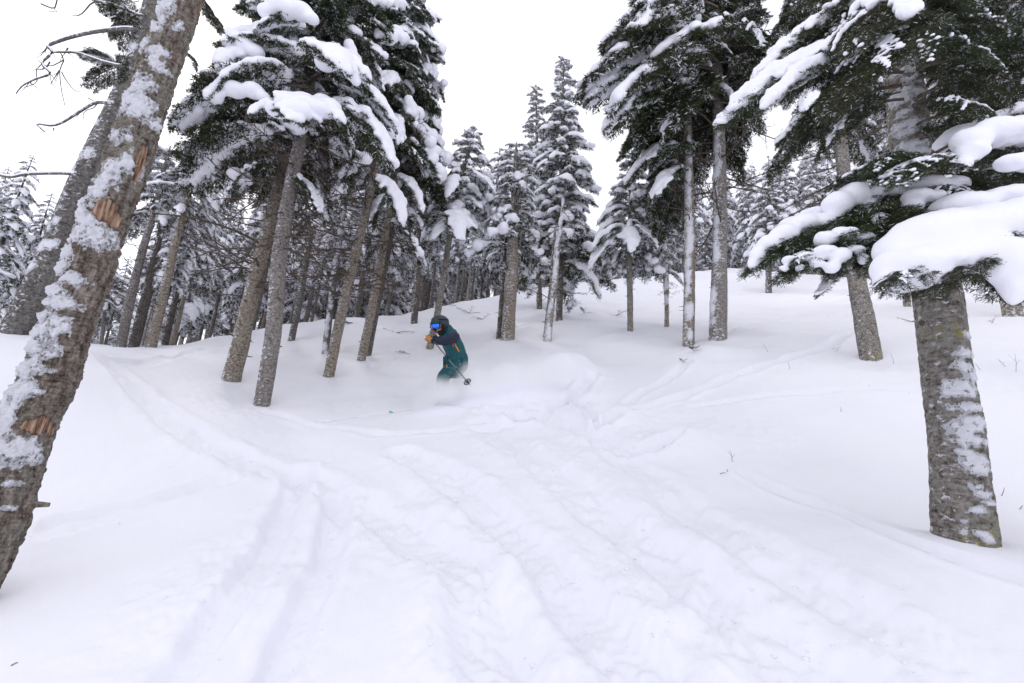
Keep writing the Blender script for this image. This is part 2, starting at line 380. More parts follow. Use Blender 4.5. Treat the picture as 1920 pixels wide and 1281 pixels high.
# ------------------------------------------------------------------ boughs: a fir spray with needles, and snow lying on it
def spray_skel(seed, width=.42, droop=.34, ntw=15, sub=True, bare=.18, arch=.10):
    rg = np.random.default_rng(seed); segs = []      # (p0, p1, r0, r1, level)
    xs = np.linspace(0, 1, 13); ph = rg.uniform(0, 6)
    stem = np.stack([xs, .03 * np.sin(xs * 4 + ph), arch * np.sin(xs * 2.0) - (droop + arch * .9) * xs ** 2.1], -1)
    def at(s):
        return np.array([np.interp(s, xs, stem[:, k]) for k in range(3)])
    for k in range(12): segs.append((stem[k], stem[k + 1], .013 * (1 - xs[k]) + .003, .013 * (1 - xs[k + 1]) + .003, 0))
    twigs = []
    for k in range(ntw):
        for sd in (-1, 1):
            s = bare + (.985 - bare) * ((k + .5 * (sd > 0) + rg.uniform(-.2, .2)) / ntw) ** .92
            s = float(np.clip(s, .05, .98))
            env = min(1, (s - bare + .12) / .25) * (1 - s) ** .62 + .10
            L = width * env * rg.uniform(.72, 1.15)
            p = at(s); ang = math.radians(rg.uniform(48, 66) - 14 * s) * sd
            slope = (at(min(s + .05, 1))[2] - at(s - .05)[2]) / .1
            n = 5; q = [p]; a = ang; z = slope * .6 + rg.uniform(-.05, .22)
            for m in range(n):
                d = np.array([math.cos(a), math.sin(a), z]); d /= np.linalg.norm(d)
                q.append(q[-1] + d * L / n); a -= sd * .05; z -= .13 + .1 * rg.random()
            q = np.array(q); twigs.append((q, L))
            for m in range(n): segs.append((q[m], q[m + 1], .004, .003, 1))
            if sub:
                ns = max(1, int(L / .055))
                for m in range(ns):
                    f = (m + .7) / (ns + .5) * n; c = min(int(f), n - 1); pp = q[c] + (q[c + 1] - q[c]) * (f - c); dd = q[c + 1] - q[c]; dd /= np.linalg.norm(dd)
                    sl = min(.13, (L - L * (m + .5) / ns) * .55 + .025) * rg.uniform(.8, 1.15)
                    for s2 in (-1, 1):
                        a2 = math.atan2(dd[1], dd[0]) + s2 * math.radians(rg.uniform(38, 55))
                        e = pp + sl * np.array([math.cos(a2), math.sin(a2), dd[2] - rg.uniform(.05, .45)])
                        segs.append((pp, e, .0022, .0016, 2))
                    e = pp + sl * np.array([dd[0] * .6, dd[1] * .6, -rg.uniform(.45, .95)]); segs.append((pp, e, .0022, .0016, 2))
    return dict(segs=segs, twigs=twigs, stem=stem, tip=stem[-1])
def needle_mesh(sk, seed, spacing, ln, wd, quad=False, rime=.1, levels=(1, 2), stemneed=True, wood=True, woodk=3):
    rg = np.random.default_rng(seed + 99); A = Acc()
    P, D = [], []
    for p0, p1, r0, r1, lv in sk['segs']:
        if lv == 0 and (not stemneed or p0[0] < .45): continue
        if lv and lv not in levels: continue
        L = np.linalg.norm(p1 - p0); n = max(1, int(round(L / spacing + rg.random() - .5)))
        t = rg.random(n)[:, None]; P.append(p0 + (p1 - p0) * t); D.append(np.repeat([(p1 - p0) / (L + 1e-9)], n, 0))
    P = np.concatenate(P); D = np.concatenate(D); n = len(P)
    side = np.cross(D, [0, 0, 1.0]); side /= np.linalg.norm(side, axis=1)[:, None] + 1e-9; up = np.cross(side, D)
    ph = rg.uniform(0, 2 * math.pi, n); rad = np.cos(ph)[:, None] * side * 1.15 + np.sin(ph)[:, None] * up * .8
    d = D * .75 + rad * .8; d /= np.linalg.norm(d, axis=1)[:, None]
    L = ln * rg.uniform(.7, 1.2, n)[:, None]; w_ = np.cross(d, rg.normal(size=(n, 3))); w_ /= np.linalg.norm(w_, axis=1)[:, None] + 1e-9; w_ *= wd * .5
    if quad:
        Vn = np.stack([P - w_ * .6, P + w_ * .6, P + d * L * .8 + w_, P + d * L * .8 - w_, P + d * L], 1).reshape(-1, 3)
        b = np.arange(n)[:, None] * 5; A.add(Vn, b + [0, 1, 2, 3], b + [3, 2, 4])
    else:
        Vn = np.stack([P - w_, P + w_, P + d * L], 1).reshape(-1, 3); A.add(Vn, None, np.arange(n * 3).reshape(-1, 3))
    nneed = (0 if not quad else n) + n
    W = Acc()
    if wood:
        tube(W, sk['stem'], np.array([.013 * (1 - x) + .003 for x in sk['stem'][:, 0]]), 5 if woodk > 3 else 3)
        for q, L in sk['twigs']:
            tube(W, q if woodk > 3 else q[[0, 2, 5]], np.linspace(.0042, .0015, len(q) if woodk > 3 else 3), 3, False)
    Vw, Qw, Tw = W.arr(); Va, Qa, Ta = A.arr()
    nA = len(Va); Tt = np.concatenate([Ta, Tw + nA]); Qq = np.concatenate([Qa, Qw + nA])
    # part of the needles is coated with rime, in drifts along the spray
    rm = (rg.random(n) < rime * np.clip(1 + 3.2 * perlin(P[:, 0] * 9, P[:, 1] * 9, P[:, 2] * 9 + seed), 0, 4) * (1 + .8 * (d[:, 2] > 0))) * 2
    mi = np.concatenate([rm, np.ones(len(Tw)), rm if quad else np.zeros(0), np.ones(len(Qw))]).astype(int)
    return np.concatenate([Va, Vw]), Qq, Tt, mi
def pad_arrays(sk, seed, amount, voxel, thick=1.0, smooth=8, edge=.84, n=2):
    """snow lying on a spray. 1.0 heavy pillow, .85 the same but thinner, .7 lumps near the tip, .6 patches, .2 a dusting"""
    rg = np.random.default_rng(seed + 500); A = Acc(); lump = rg.uniform(0, 50)
    kt = thick * (.62 if amount == .85 else 1.0); kr = .86 if amount == .85 else 1.0
    def stem_at(s): return np.array([np.interp(s, np.linspace(0, 1, 13), sk['stem'][:, k]) for k in range(3)])
    if amount == .7:
        for c in range(rg.integers(2, 5)):
            p = stem_at(rg.uniform(.45, .95)) + np.array([0, rg.uniform(-.13, .13), 0]); r = rg.uniform(.085, .135)
            for q in range(4):
                o_ = rg.normal(size=3) * [.06, .06, .012]; rr_ = r * rg.uniform(.7, 1.1); blob(A, p + o_ + [0, 0, rr_ * .62], (rr_, rr_, rr_ * .78), n)
        for q, L in sk['twigs']:
            if rg.random() < .35:
                p = q[4]; rr_ = rg.uniform(.03, .05); blob(A, p + [0, 0, rr_ * .6], (rr_ * 1.3, rr_ * 1.3, rr_ * .8), n)
        return remeshed(A, voxel, smooth)
    if amount > .35:
        for s in np.linspace(.25, .97, 14):
            p = stem_at(s)
            if amount < .8 and perlin(np.array([s * 4]), np.array([lump]))[0] < .02: continue
            r = (.085 + .03 * rg.random()) * min(1, (1.12 - s) * 3) * (.6 + .5 * amount) * kr
            blob(A, p + [0, 0, r * .62 * kt], (r * 1.1, r * 1.1, r * .72 * kt), n)
    for q, L in sk['twigs']:
        keep = perlin(np.array([q[-1][0] * 2.6]), np.array([q[-1][1] * 2.6 + lump]))[0]
        if amount >= .8: lim = edge if keep > -.28 else .3
        elif amount > .35: lim = .9 if keep > .08 else (0 if keep < -.06 else .4)
        else: lim = .95 if keep > .02 else 0
        if lim <= 0: continue
        m = max(2, int(L / (.045 if amount > .35 else .04)))
        for f in np.linspace(.05, lim, m):
            c = min(int(f * 5), 4); p = q[c] + (q[c + 1] - q[c]) * (f * 5 - c)
            if amount > .35:
                r = (.052 + .026 * rg.random()) * (1.1 - .5 * f) * (.7 + .35 * amount) * kr; rz = r * .8 * kt; up = rz * .82
            else:
                r = .013 + .014 * rg.random(); rz = r * .75; up = rz * .8
            blob(A, p + [0, 0, up], (r, r, rz), n)
    return remeshed(A, voxel, smooth)
def as_mesh(name, a, mats, mi=None, smooth=True):
    if name == 'snow_pad':
        V_ = a[0]; k = .5 + .5 * (a[0][:, 2].max() - a[0][:, 2].min() > .2)
        V_ = V_ + ((.016 * fbm(V_[:, 0] * 11, V_[:, 1] * 11, V_[:, 2] * 11, 3)) * k)[:, None] * np.array([.3, .3, 1.0]); a = (V_, a[1], a[2])
    return mesh(name, a[0], quads=a[1], tris=a[2], mats=mats, mi=mi, smooth=smooth)

NM = [M_NEEDLE, M_TWIG, M_SNOW]
LOD = {0: [], 1: [], 2: [], 3: []}
def make_lod(lod, seeds, spacing, ln, wd, quad, voxels, amounts, **kw):
    for k, s in enumerate(seeds):
        w_ = [.42, .5, .36, .46, .40, .55][k % 6]; dr = [.30, .42, .50, .26, .38, .34][k % 6]
        sk = spray_skel(s, width=w_, droop=dr, **kw.get('sk', {}))
        V_, Q_, T_, mi = needle_mesh(sk, s, spacing, ln, wd, quad, **kw.get('nd', {}))
        pads = {}
        for am, vx in zip(amounts, voxels): pads[am] = pad_arrays(sk, s, am, vx, kw.get('thick', 1.0), kw.get('smooth', 8), n=kw.get('bn', 2))
        e = dict(sk=sk, arr=(V_, Q_, T_), mi=mi, pads_arr=pads)
        if lod < 3:
            e['me'] = mesh('bough', V_, quads=Q_, tris=T_, mats=NM, mi=mi, smooth=False)
            e['pads'] = {am: as_mesh('snow_pad', p, [M_SNOW]) for am, p in pads.items()}
        LOD[lod].append(e)
make_lod(0, [3, 8, 21, 34], .0031, .026, .0030, True, (.011, .010, .010, .009), (1.0, .85, .6, .2), nd=dict(woodk=5, rime=.035), smooth=9)
make_lod(1, [101, 102, 103, 104, 105, 106], .0062, .038, .0095, False, (.020, .018, .018, .018, .014), (1.0, .85, .7, .6, .2), nd=dict(rime=.09), smooth=6)
make_lod(2, [201, 202, 203, 204], .020, .060, .017, False, (.032, .028, .030, .030, .024), (1.0, .85, .7, .6, .2), sk=dict(ntw=11), nd=dict(rime=.34), smooth=4, bn=1)
make_lod(3, [301, 302, 303, 304], .048, .095, .030, False, (.06, .05, .055), (1.0, .7, .6), sk=dict(ntw=8), nd=dict(wood=False, rime=.50), smooth=3, bn=1, thick=1.1)

# bare dead branches
def dead_arrays(seed, k=4, fine=True, n1=9):
    rg = np.random.default_rng(seed); A = Acc()
    def grow(p, d, L, r, lv):
        n = 6; P = [p]
        for i in range(n):
            d = d + rg.normal(size=3) * (.14 if lv == 0 else .22) + np.array([0, 0, -.03]); d /= np.linalg.norm(d); P.append(P[-1] + d * L / n)
        P = np.array(P); tube(A, P, np.linspace(r, r * .35, n + 1), k if lv == 0 else 3, False)
        if lv < (2 if fine else 1):
            for i in range(n1 if lv == 0 else 4):
                f = rg.uniform(.2, .97) * n; c = min(int(f), n - 1); q = P[c] + (P[c + 1] - P[c]) * (f - c); t = P[c + 1] - P[c]; t /= np.linalg.norm(t)
                s = np.cross(t, [0, 0, 1]); s /= np.linalg.norm(s) + 1e-9
                dd = t * .7 + s * rg.choice([-1, 1]) * rg.uniform(.5, 1) + np.array([0, 0, rg.uniform(-.4, .3)]); dd /= np.linalg.norm(dd)
                grow(q, dd, L * rg.uniform(.2, .42) * (1 - f / n * .5), r * .42, lv + 1)
    grow(np.zeros(3), np.array([1, 0, .12]), 1.0, .014, 0)
    return A.arr()
DEAD = [as_mesh('dead_branch', dead_arrays(s), [M_TWIG]) for s in (1, 2, 3, 4, 5, 6)]

def place(parent, origin, me, name, mw):
    o = bpy.data.objects.new(name, me); COL.objects.link(o); o.parent = parent
    m = Matrix(mw); m.translation = m.translation - Vector(origin); o.matrix_basis = m
    return o
def frame_mat(p, az, pitch, roll, s, sy=1.0, sz=1.0):
    return Matrix.Translation(Vector(p)) @ Matrix.Rotation(az, 4, 'Z') @ Matrix.Rotation(-pitch, 4, 'Y') @ Matrix.Rotation(roll, 4, 'X') @ Matrix.Diagonal((s, s * sy, s * sz, 1))
def bough(tree, p, az, pitch, s, lod, amount, roll=0.0, sy=1.0, sz=1.0, var=None):
    e = LOD[lod][random.randrange(len(LOD[lod])) if var is None else var % len(LOD[lod])]
    if amount == 1.0 and s > 1.45 and .85 in e['pads']: amount = .85
    mw = frame_mat(p, az, pitch, roll, s, sy, sz)
    b = place(tree, tree.location, e['me'], 'branch', mw)
    if amount:
        o = bpy.data.objects.new('snow', e['pads'][amount]); COL.objects.link(o); o.parent = b
        if amount < .8: o['kind'] = 'stuff'
    return b
def bough_px(tree, a, b, lod, amount, roll=0.0, sy=1.0, sz=1.0, var=0):
    """a bough whose foot and tip stand where two lines of sight at given distances put them"""
    P0, P1 = pix(*a), pix(*b); e = LOD[lod][var % len(LOD[lod])]; tip = e['sk']['tip']; v = P1 - P0
    s = np.linalg.norm(v) / np.linalg.norm(tip); az = math.atan2(v[1], v[0])
    pitch = math.atan2(v[2], math.hypot(v[0], v[1])) - math.atan2(tip[2] * sz, tip[0])
    return bough(tree, P0, az, pitch, s, lod, amount, roll, sy, sz, var)

# ------------------------------------------------------------------ trunks
def resample(P, R, ds):
    P = np.asarray(P, float); R = np.asarray(R, float); L = np.concatenate([[0], np.cumsum(np.linalg.norm(np.diff(P, axis=0), axis=1))])
    n = max(4, int(L[-1] / ds)); s = np.linspace(0, L[-1], n)
    # catmull through the points
    idx = np.clip(np.searchsorted(L, s, 'right') - 1, 0, len(P) - 2); f = (s - L[idx]) / (L[idx + 1] - L[idx]); f = f[:, None]
    Pm = np.concatenate([[2 * P[0] - P[1]], P, [2 * P[-1] - P[-2]]]); a, b, c, d = Pm[idx], Pm[idx + 1], Pm[idx + 2], Pm[idx + 3]
    m1 = (c - a) * .5; m2 = (d - b) * .5
    q = (2 * f ** 3 - 3 * f ** 2 + 1) * b + (f ** 3 - 2 * f ** 2 + f) * m1 + (-2 * f ** 3 + 3 * f ** 2) * c + (f ** 3 - f ** 2) * m2
    if len(P) == 2: q = P[0] + (P[1] - P[0]) * (s / L[-1])[:, None]
    return q, np.interp(s, L, R), s
class Trunk:
    def __init__(t, P, R, ds=.05, nseg=16, amp=.02, seed=0, plates=1.0, flare=.0):
        t.P, t.R, t.s = resample(P, R, ds); n = len(t.P); t.nseg = nseg
        if flare: t.R = t.R * (1 + flare * np.exp(-t.s / .16))
        t.T = np.gradient(t.P, axis=0); t.T /= np.linalg.norm(t.T, axis=1)[:, None]
        c = CAM - t.P; c -= (c * t.T).sum(1)[:, None] * t.T; t.C = c / np.linalg.norm(c, axis=1)[:, None]
        t.S = np.cross(t.T, t.C) * 1.0
        t.th = np.arange(nseg) * 2 * math.pi / nseg
        S_, TH_ = np.meshgrid(t.s, t.th, indexing='ij'); Rg = t.R[:, None]
        cx, cy = np.cos(TH_) * Rg, np.sin(TH_) * Rg
        k = 1 / max(.05, float(t.R.mean()))
        d = amp * (.9 * fbm(cx * 3.2 * k * .6, cy * 3.2 * k * .6, S_ * 1.6 * plates + seed, 2) + .0)
        d = d + amp * .55 * perlin(cx * 40, cy * 40, S_ * 18 * plates + seed)
        if nseg >= 60:
            rd = 1 - np.abs(perlin(cx * 34 + .6 * perlin(cx * 20, cy * 20, S_ * 20), cy * 34, S_ * 16 * plates + seed + 3)) * 2.6
            d = d - amp * .75 * np.clip(rd, 0, 1) ** 2 + amp * .35 * perlin(cx * 75, cy * 75, S_ * 60 + seed) + amp * .3 * np.clip(perlin(cx * 30, cy * 30, S_ * 26 + 9), 0, 1)
        t.bark = d; t.S_, t.TH_ = S_, TH_
    def verts(t, off):
        Rg = t.R[:, None] + off
        D = np.cos(t.TH_)[..., None] * t.C[:, None] + np.sin(t.TH_)[..., None] * t.S[:, None]
        return t.P[:, None] + Rg[..., None] * D
    def geo(t, off, keep=None):
        V_ = t.verts(off); n, k = V_.shape[:2]; i, j = np.meshgrid(np.arange(n - 1), np.arange(k), indexing='ij'); j2 = (j + 1) % k
        Q_ = np.stack([i * k + j, i * k + j2, (i + 1) * k + j2, (i + 1) * k + j], -1)
        if keep is not None:
            kk = keep[i, j] | keep[i + 1, j] | keep[i, j2] | keep[i + 1, j2]; Q_ = Q_[kk]
        Q_ = Q_.reshape(-1, 4); V_ = V_.reshape(-1, 3); T_ = []
        if keep is None:
            V_ = np.concatenate([V_, t.P[:1], t.P[-1:]]); c0, c1 = n * k, n * k + 1; jj = np.arange(k); j3 = (jj + 1) % k
            T_ = np.concatenate([np.stack([np.full(k, c0), j3, jj], -1), np.stack([np.full(k, c1), (n - 1) * k + jj, (n - 1) * k + j3], -1)])
        else:
            u, inv = np.unique(Q_, return_inverse=True); V_ = V_[u]; Q_ = inv.reshape(-1, 4); t.used = u
        return V_, Q_, T_
    def at(t, s):
        return np.array([np.interp(s, t.s, t.P[:, k]) for k in range(3)]), float(np.interp(s, t.s, t.R))
    def locate(t, px, py):
        """surface point under a line of sight: (s, theta, metres per pixel)"""
        rel = t.P - CAM; d = rel @ F_; qx = 960 + FPX * (rel @ R_) / d; qy = 640.5 - FPX * (rel @ U_) / d
        tx, ty = np.gradient(qx), np.gradient(qy); L = np.hypot(tx, ty) + 1e-9; tx, ty = tx / L, ty / L
        al = (px - qx) * tx + (py - qy) * ty; k = int(np.argmin(np.abs(al) + .3 * np.hypot(px - qx, py - qy)))
        nx, ny = -ty[k], tx[k]
        if nx < 0: nx, ny = -nx, -ny
        off = ((px - qx[k]) * nx + (py - qy[k]) * ny); rp = t.R[k] * FPX / d[k]
        return t.s[k], math.asin(max(-.97, min(.97, off / rp))), d[k] / FPX
    def field(t, patches, wob=.35, seed=0.0, cut=0.0, fs=26):
        """patches: (px,py,rx px,ry px) in the photo -> signed field on the surface (>0 inside)"""
        F = np.full(t.S_.shape, -9.0)
        for p in patches:
            s0, th0, m = t.locate(p[0], p[1]); rx, ry = p[2] * m, p[3] * m
            dth = (t.TH_ - th0 + math.pi) % (2 * math.pi) - math.pi
            u = dth * t.R[:, None] / rx; v = (t.S_ - s0) / ry
            F = np.maximum(F, 1 - np.hypot(u, v))
        c = np.cos(t.TH_) * t.R[:, None]; s_ = np.sin(t.TH_) * t.R[:, None]
        return F + wob * fbm(c * fs, s_ * fs, t.S_ * fs * .9 + seed, 3) - cut

def plane_point(px, py, base):
    """point on the line of sight standing over the base: on the upright plane through the base that faces the camera"""
    n = np.array([base[0], base[1], 0.0]); n /= np.linalg.norm(n); d = ray(px, py)
    return CAM + d * ((base - CAM) @ n) / (d @ n)

def make_trunk(tree, axis, bark_mat, ds, nseg, amp, seed=0, flare=.12, name='trunk', **kw):
    P = np.array([a[0] for a in axis]); R = np.array([a[1] for a in axis])
    t = Trunk(P, R, ds, nseg, amp, seed, flare=flare, **kw)
    V_, Q_, T_ = t.geo(t.bark); o = obj(name, mesh(name, V_ - np.array(tree.location), quads=Q_, tris=T_, mats=[bark_mat]), tree)
    return t
def shell(tree, t, F, th, name, mat_, under=-.012, top=None):
    F2 = np.clip(F, 0, None)
    c = np.cos(t.TH_) * t.R[:, None]; s_ = np.sin(t.TH_) * t.R[:, None]
    rip = .65 + .5 * fbm(c * 34, s_ * 34, t.S_ * 44, 3)
    off = np.where(F > 0, t.bark * .9 + (1 - np.exp(-F2 * 2.4)) * th * rip, t.bark + under - .004)
    if top is not None: off = np.where(F > 0, top, -.03)
    V_, Q_, T_ = t.geo(off, keep=F > -.02)
    if len(Q_) == 0: return None
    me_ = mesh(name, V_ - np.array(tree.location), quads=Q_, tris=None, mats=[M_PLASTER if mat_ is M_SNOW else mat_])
    a_ = me_.attributes.new('plaster', 'FLOAT', 'POINT'); a_.data.foreach_set('value', np.clip(F.ravel()[t.used], 0, 1).astype(np.float32))
    o_ = obj(name, me_, tree)
    tk = [c for c in tree.children if c.name.startswith('trunk')]
    if name == 'snow':
        o_['kind'] = 'stuff'
        if tk:
            m2 = tk[0].data; a2 = m2.attributes.get('plaster') or m2.attributes.new('plaster', 'FLOAT', 'POINT')
            val = np.zeros(len(m2.vertices), np.float32); val[:F.size] = np.clip((F.ravel() + .45) / .45, 0, 1.1); a2.data.foreach_set('value', val)
    return o_

def random_patches(t, n, th0=-.8, spread=.5, s0=.0, s1=9, size=(.03, .09), long=1.6, seed=0):
    rg = np.random.default_rng(seed); F = np.full(t.S_.shape, -9.0)
    for k in range(n):
        s = rg.uniform(s0, min(s1, t.s[-1])); a = th0 + rg.normal() * spread; r = rg.uniform(*size)
        dth = (t.TH_ - a + math.pi) % (2 * math.pi) - math.pi
        F = np.maximum(F, 1 - np.hypot(dth * t.R[:, None] / r, (t.S_ - s) / (r * long)))
    return F + .5 * perlin(np.cos(t.TH_) * t.R[:, None] * 30, np.sin(t.TH_) * t.R[:, None] * 30, t.S_ * 24 + seed)

def grow_crown(tree, t, h0, h1, n, L0, L1, lod, snow=(.45, .35, .2), pitch=(-.05, .35), az=None, seed=1, sz=1.0, skip=None, minL=.25):
    """boughs set round the stem from height h0 to h1 (metres along it)"""
    rg = random.Random(seed); az0 = rg.uniform(0, 6)
    for k in range(n):
        f = (k + rg.random() * .8) / n; f = f ** .9; s = h0 + (h1 - h0) * f
        if s > t.s[-1] - .05: break
        p, r = t.at(s); a = az0 + k * 2.39996 + rg.uniform(-.3, .3)
        if az is not None:
            for _ in range(30):
                if az(math.degrees(a) % 360, f): break
                a = rg.uniform(0, 2 * math.pi)
            else: continue
        L = (L0 + (L1 - L0) * f) * (rg.uniform(.62, 1.2) if lod == 2 else rg.uniform(.75, 1.12))
        if L < minL: L = minL
        u = rg.random(); am = 1.0 if u < snow[0] else (.6 if u < snow[0] + snow[1] else (.2 if rg.random() < .6 else 0))
        if am == 1.0 and len(snow) > 2 and snow[2] == 'c' and rg.random() < .75: am = .7
        if snow == 0: am = 0
        pt = pitch[0] + (pitch[1] - pitch[0]) * f + rg.uniform(-.14, .14)
        bough(tree, p, a, pt, L, lod, am, rg.uniform(-.18, .18), rg.uniform(.85, 1.1), sz)
def dead_boughs(tree, t, h0, h1, n, L, seed=1, az=None):
    rg = random.Random(seed)
    for k in range(n):
        s = h0 + (h1 - h0) * (k + rg.random()) / n
        if s > t.s[-1]: break
        p, r = t.at(s); a = rg.uniform(0, 2 * math.pi)
        if az is not None and not az(math.degrees(a) % 360): a = rg.uniform(0, 2 * math.pi)
        l = L * rg.uniform(.5, 1.15)
        place(tree, tree.location, DEAD[rg.randrange(len(DEAD))], 'dead_branch', frame_mat(p, a, rg.uniform(-.35, .25), rg.uniform(0, 6), l))

def wr_(p, wpx):
    d = (p - CAM) @ F_; tx = ((p - CAM) @ R_) / d
    return wpx * d / FPX * .5 * .97 / math.sqrt(1 + tx * tx)

def named_tree(name, label, cat, base, ups, top, bark_mat, seed, ds=.06, nseg=20, amp=.012, group=None, flare=.12, lean_extra=0.0):
    """base (px,py,distance,width px); ups [(px,py,width px)...]; top = length in metres beyond the last point"""
    B = pix(*base[:3]); gz = Hs(B[0], B[1]); B = np.array([B[0], B[1], gz])
    tr = empty(name, B - np.array([0, 0, 0.0])); tag(tr, label, cat, group)
    def wr(p, wpx): return wr_(p, wpx)
    pts = [(B, wr(B, base[3]))]
    for u in ups:
        p = plane_point(u[0], u[1], B); pts.append((p, wr(p, u[2])))
    d0 = pts[1][0] - pts[0][0]; d0 /= np.linalg.norm(d0); pts.insert(0, (B - d0 * .35, pts[0][1] * 1.02))
    if top > 0:
        d1 = pts[-1][0] - pts[-2][0]; d1 /= np.linalg.norm(d1); d1 = d1 * .6 + np.array([0, 0, .4]); d1 /= np.linalg.norm(d1)
        r1 = pts[-1][1]; pts.append((pts[-1][0] + d1 * top * .5, r1 * .55)); pts.append((pts[-1][0] + d1 * top * .5, .015))
    t = make_trunk(tr, pts, bark_mat, ds, nseg, amp, seed, flare)
    rg = np.random.default_rng(seed + 900); A = Acc()          # stubs of shed branches on the lower stem
    for k in range(26):
        s_ = rg.uniform(.7, min(t.s[-1] * .8, 6)); p, r_ = t.at(s_); a = rg.uniform(0, 6.28); i_ = int(np.argmin(abs(t.s - s_)))
        d = math.cos(a) * t.C[i_] + math.sin(a) * t.S[i_] + np.array([0, 0, rg.uniform(-.2, .3)]); l = rg.uniform(.02, .12); q = rg.uniform(.004, .011)
        tube(A, [p + d * (r_ * .8), p + d * (r_ + l * .6), p + d * (r_ + l) + np.array([0, 0, rg.uniform(-.02, .02)])], [q * 1.3, q, q * .5], 5)
    tag(obj('branch_stubs', A.mesh('branch_stubs', M_TWIG, off=tr.location), tr), kind='stuff')
    return tr, t

def s_at(t, py):
    """length along the stem where it crosses photo row py"""
    rel = t.P - CAM; qy = 640.5 - FPX * (rel @ U_) / (rel @ F_); return float(np.interp(-py, -qy, t.s))

# ================================================================== NEAR TREES
def near_tree(name, label, cat, base, ups, bark_mat, seed, ds, nseg, amp, flare=0):
    B = np.asarray(base); tr = empty(name, B); tag(tr, label, cat)
    pts = []
    for u in ups:
        p = plane_point(u[0], u[1], B); pts.append((p, wr_(p, u[2])))
    pts.sort(key=lambda q: q[0][2])
    t = make_trunk(tr, pts, bark_mat, ds, nseg, amp, seed, flare)
    return tr, t

# --- big leaning trunk at the left edge
b1 = pix(-72, 1125, 2.75); b1[2] = Hs(b1[0], b1[1])
tr1, t1 = near_tree('dead_fir_tree', 'thick leaning trunk at the left edge, snow plastered, with orange bark wounds', 'tree', b1,
    [(385, -120, 74), (342, 0, 79), (272, 200, 86), (240, 300, 93), (187, 440, 100), (128, 612, 110), (98, 700, 120), (50, 800, 127), (18, 900, 132), (-15, 1000, 137), (-72, 1125, 142), (-130, 1281, 146), (-180, 1420, 150)],
    B_NEAR, 3.1, .011, 120, .016)
P1 = [(313, 25, 20, 34), (300, 58, 18, 24), (328, 64, 10, 12), (278, 95, 16, 16), (296, 118, 20, 16), (292, 138, 26, 16), (268, 178, 22, 26), (262, 215, 30, 34), (248, 200, 24, 30), (285, 240, 18, 16), (228, 265, 22, 20), (238, 318, 14, 22), (212, 330, 20, 24), (252, 335, 9, 24),
      (205, 350, 26, 26), (188, 372, 22, 22), (168, 400, 22, 24), (160, 440, 34, 28), (185, 452, 44, 24), (170, 425, 36, 22), (140, 475, 24, 24), (125, 505, 22, 24), (140, 530, 28, 14), (118, 545, 28, 16), (122, 572, 40, 18), (100, 590, 26, 18), (108, 612, 34, 20), (84, 630, 28, 18), (85, 655, 40, 22), (70, 690, 36, 26),
      (52, 725, 36, 30), (30, 760, 28, 26), (18, 800, 28, 26), (12, 835, 44, 34), (45, 845, 44, 26), (22, 905, 16, 6), (18, 950, 20, 5), (75, 735, 10, 6)]
Fs = t1.field([(a - .16 * c, b, c * .84, d * .92) for a, b, c, d in P1], .70, 2.0, .07, 17) - .55 * np.clip(perlin(np.cos(t1.TH_) * t1.R[:, None] * 70, np.sin(t1.TH_) * t1.R[:, None] * 70, t1.S_ * 60) - .12, 0, 1)
Fs = Fs + .26 * fbm(t1.TH_ * 3, t1.S_ * 46, 4., 3) + .22 * perlin(np.cos(t1.TH_) * 14, np.sin(t1.TH_) * 14, t1.S_ * 75)
W1 = [(257, 310, 12, 30), (251, 334, 8, 18), (196, 406, 22, 22), (210, 424, 11, 15), (376, 18, 12, 26), (68, 802, 27, 19), (85, 820, 15, 11), (262, 360, 8, 30)]
Fw = t1.field(W1, .42, 8.0, 0.0, 24)
# bark stops at the wounds and bare wood shows, set into them
t1.bark = t1.bark - .03 * sm(Fw, -.02, .10)
o = tr1.children[0]; me_ = o.data; V_, _, _ = t1.geo(t1.bark); me_.vertices.foreach_set('co', (V_ - np.array(tr1.location)).astype(np.float32).ravel()); me_.update()
for wa in (W1[:2] + W1[7:], W1[2:4], W1[4:5], W1[5:7]):
    fw_ = np.minimum(Fw, t1.field([(a, b, c * 1.5, d * 1.5) for a, b, c, d in wa], 0.0)); shell(tr1, t1, fw_, 0, 'bare_wood', M_WOOD, top=-.012 + .006 * perlin(t1.TH_ * 26, t1.S_ * 5, 2.))
Fs = np.where(Fw > 0, np.minimum(Fs, -.1 + 0 * Fs), Fs)
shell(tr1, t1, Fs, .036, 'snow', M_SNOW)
for s_py, px, l in ((155 / 2.67, 790 / 2.67, .07), (350 / 2.67, 790 / 2.67, .05), (845 / 2.33 + 600, 160 / 2.33, .07)):
    s0, th0, m = t1.locate(px, s_py); p, r = t1.at(s0); k = int(np.argmin(abs(t1.s - s0)))
    d = math.cos(th0) * t1.C[k] + math.sin(th0) * t1.S[k]; A = Acc(); tube(A, [p + d * (r - .03), p + d * (r + l * .5), p + d * (r + l)], [.022, .016, .012], 9)
    obj('branch_stub', A.mesh('branch_stub', B_MID, off=tr1.location), tr1)

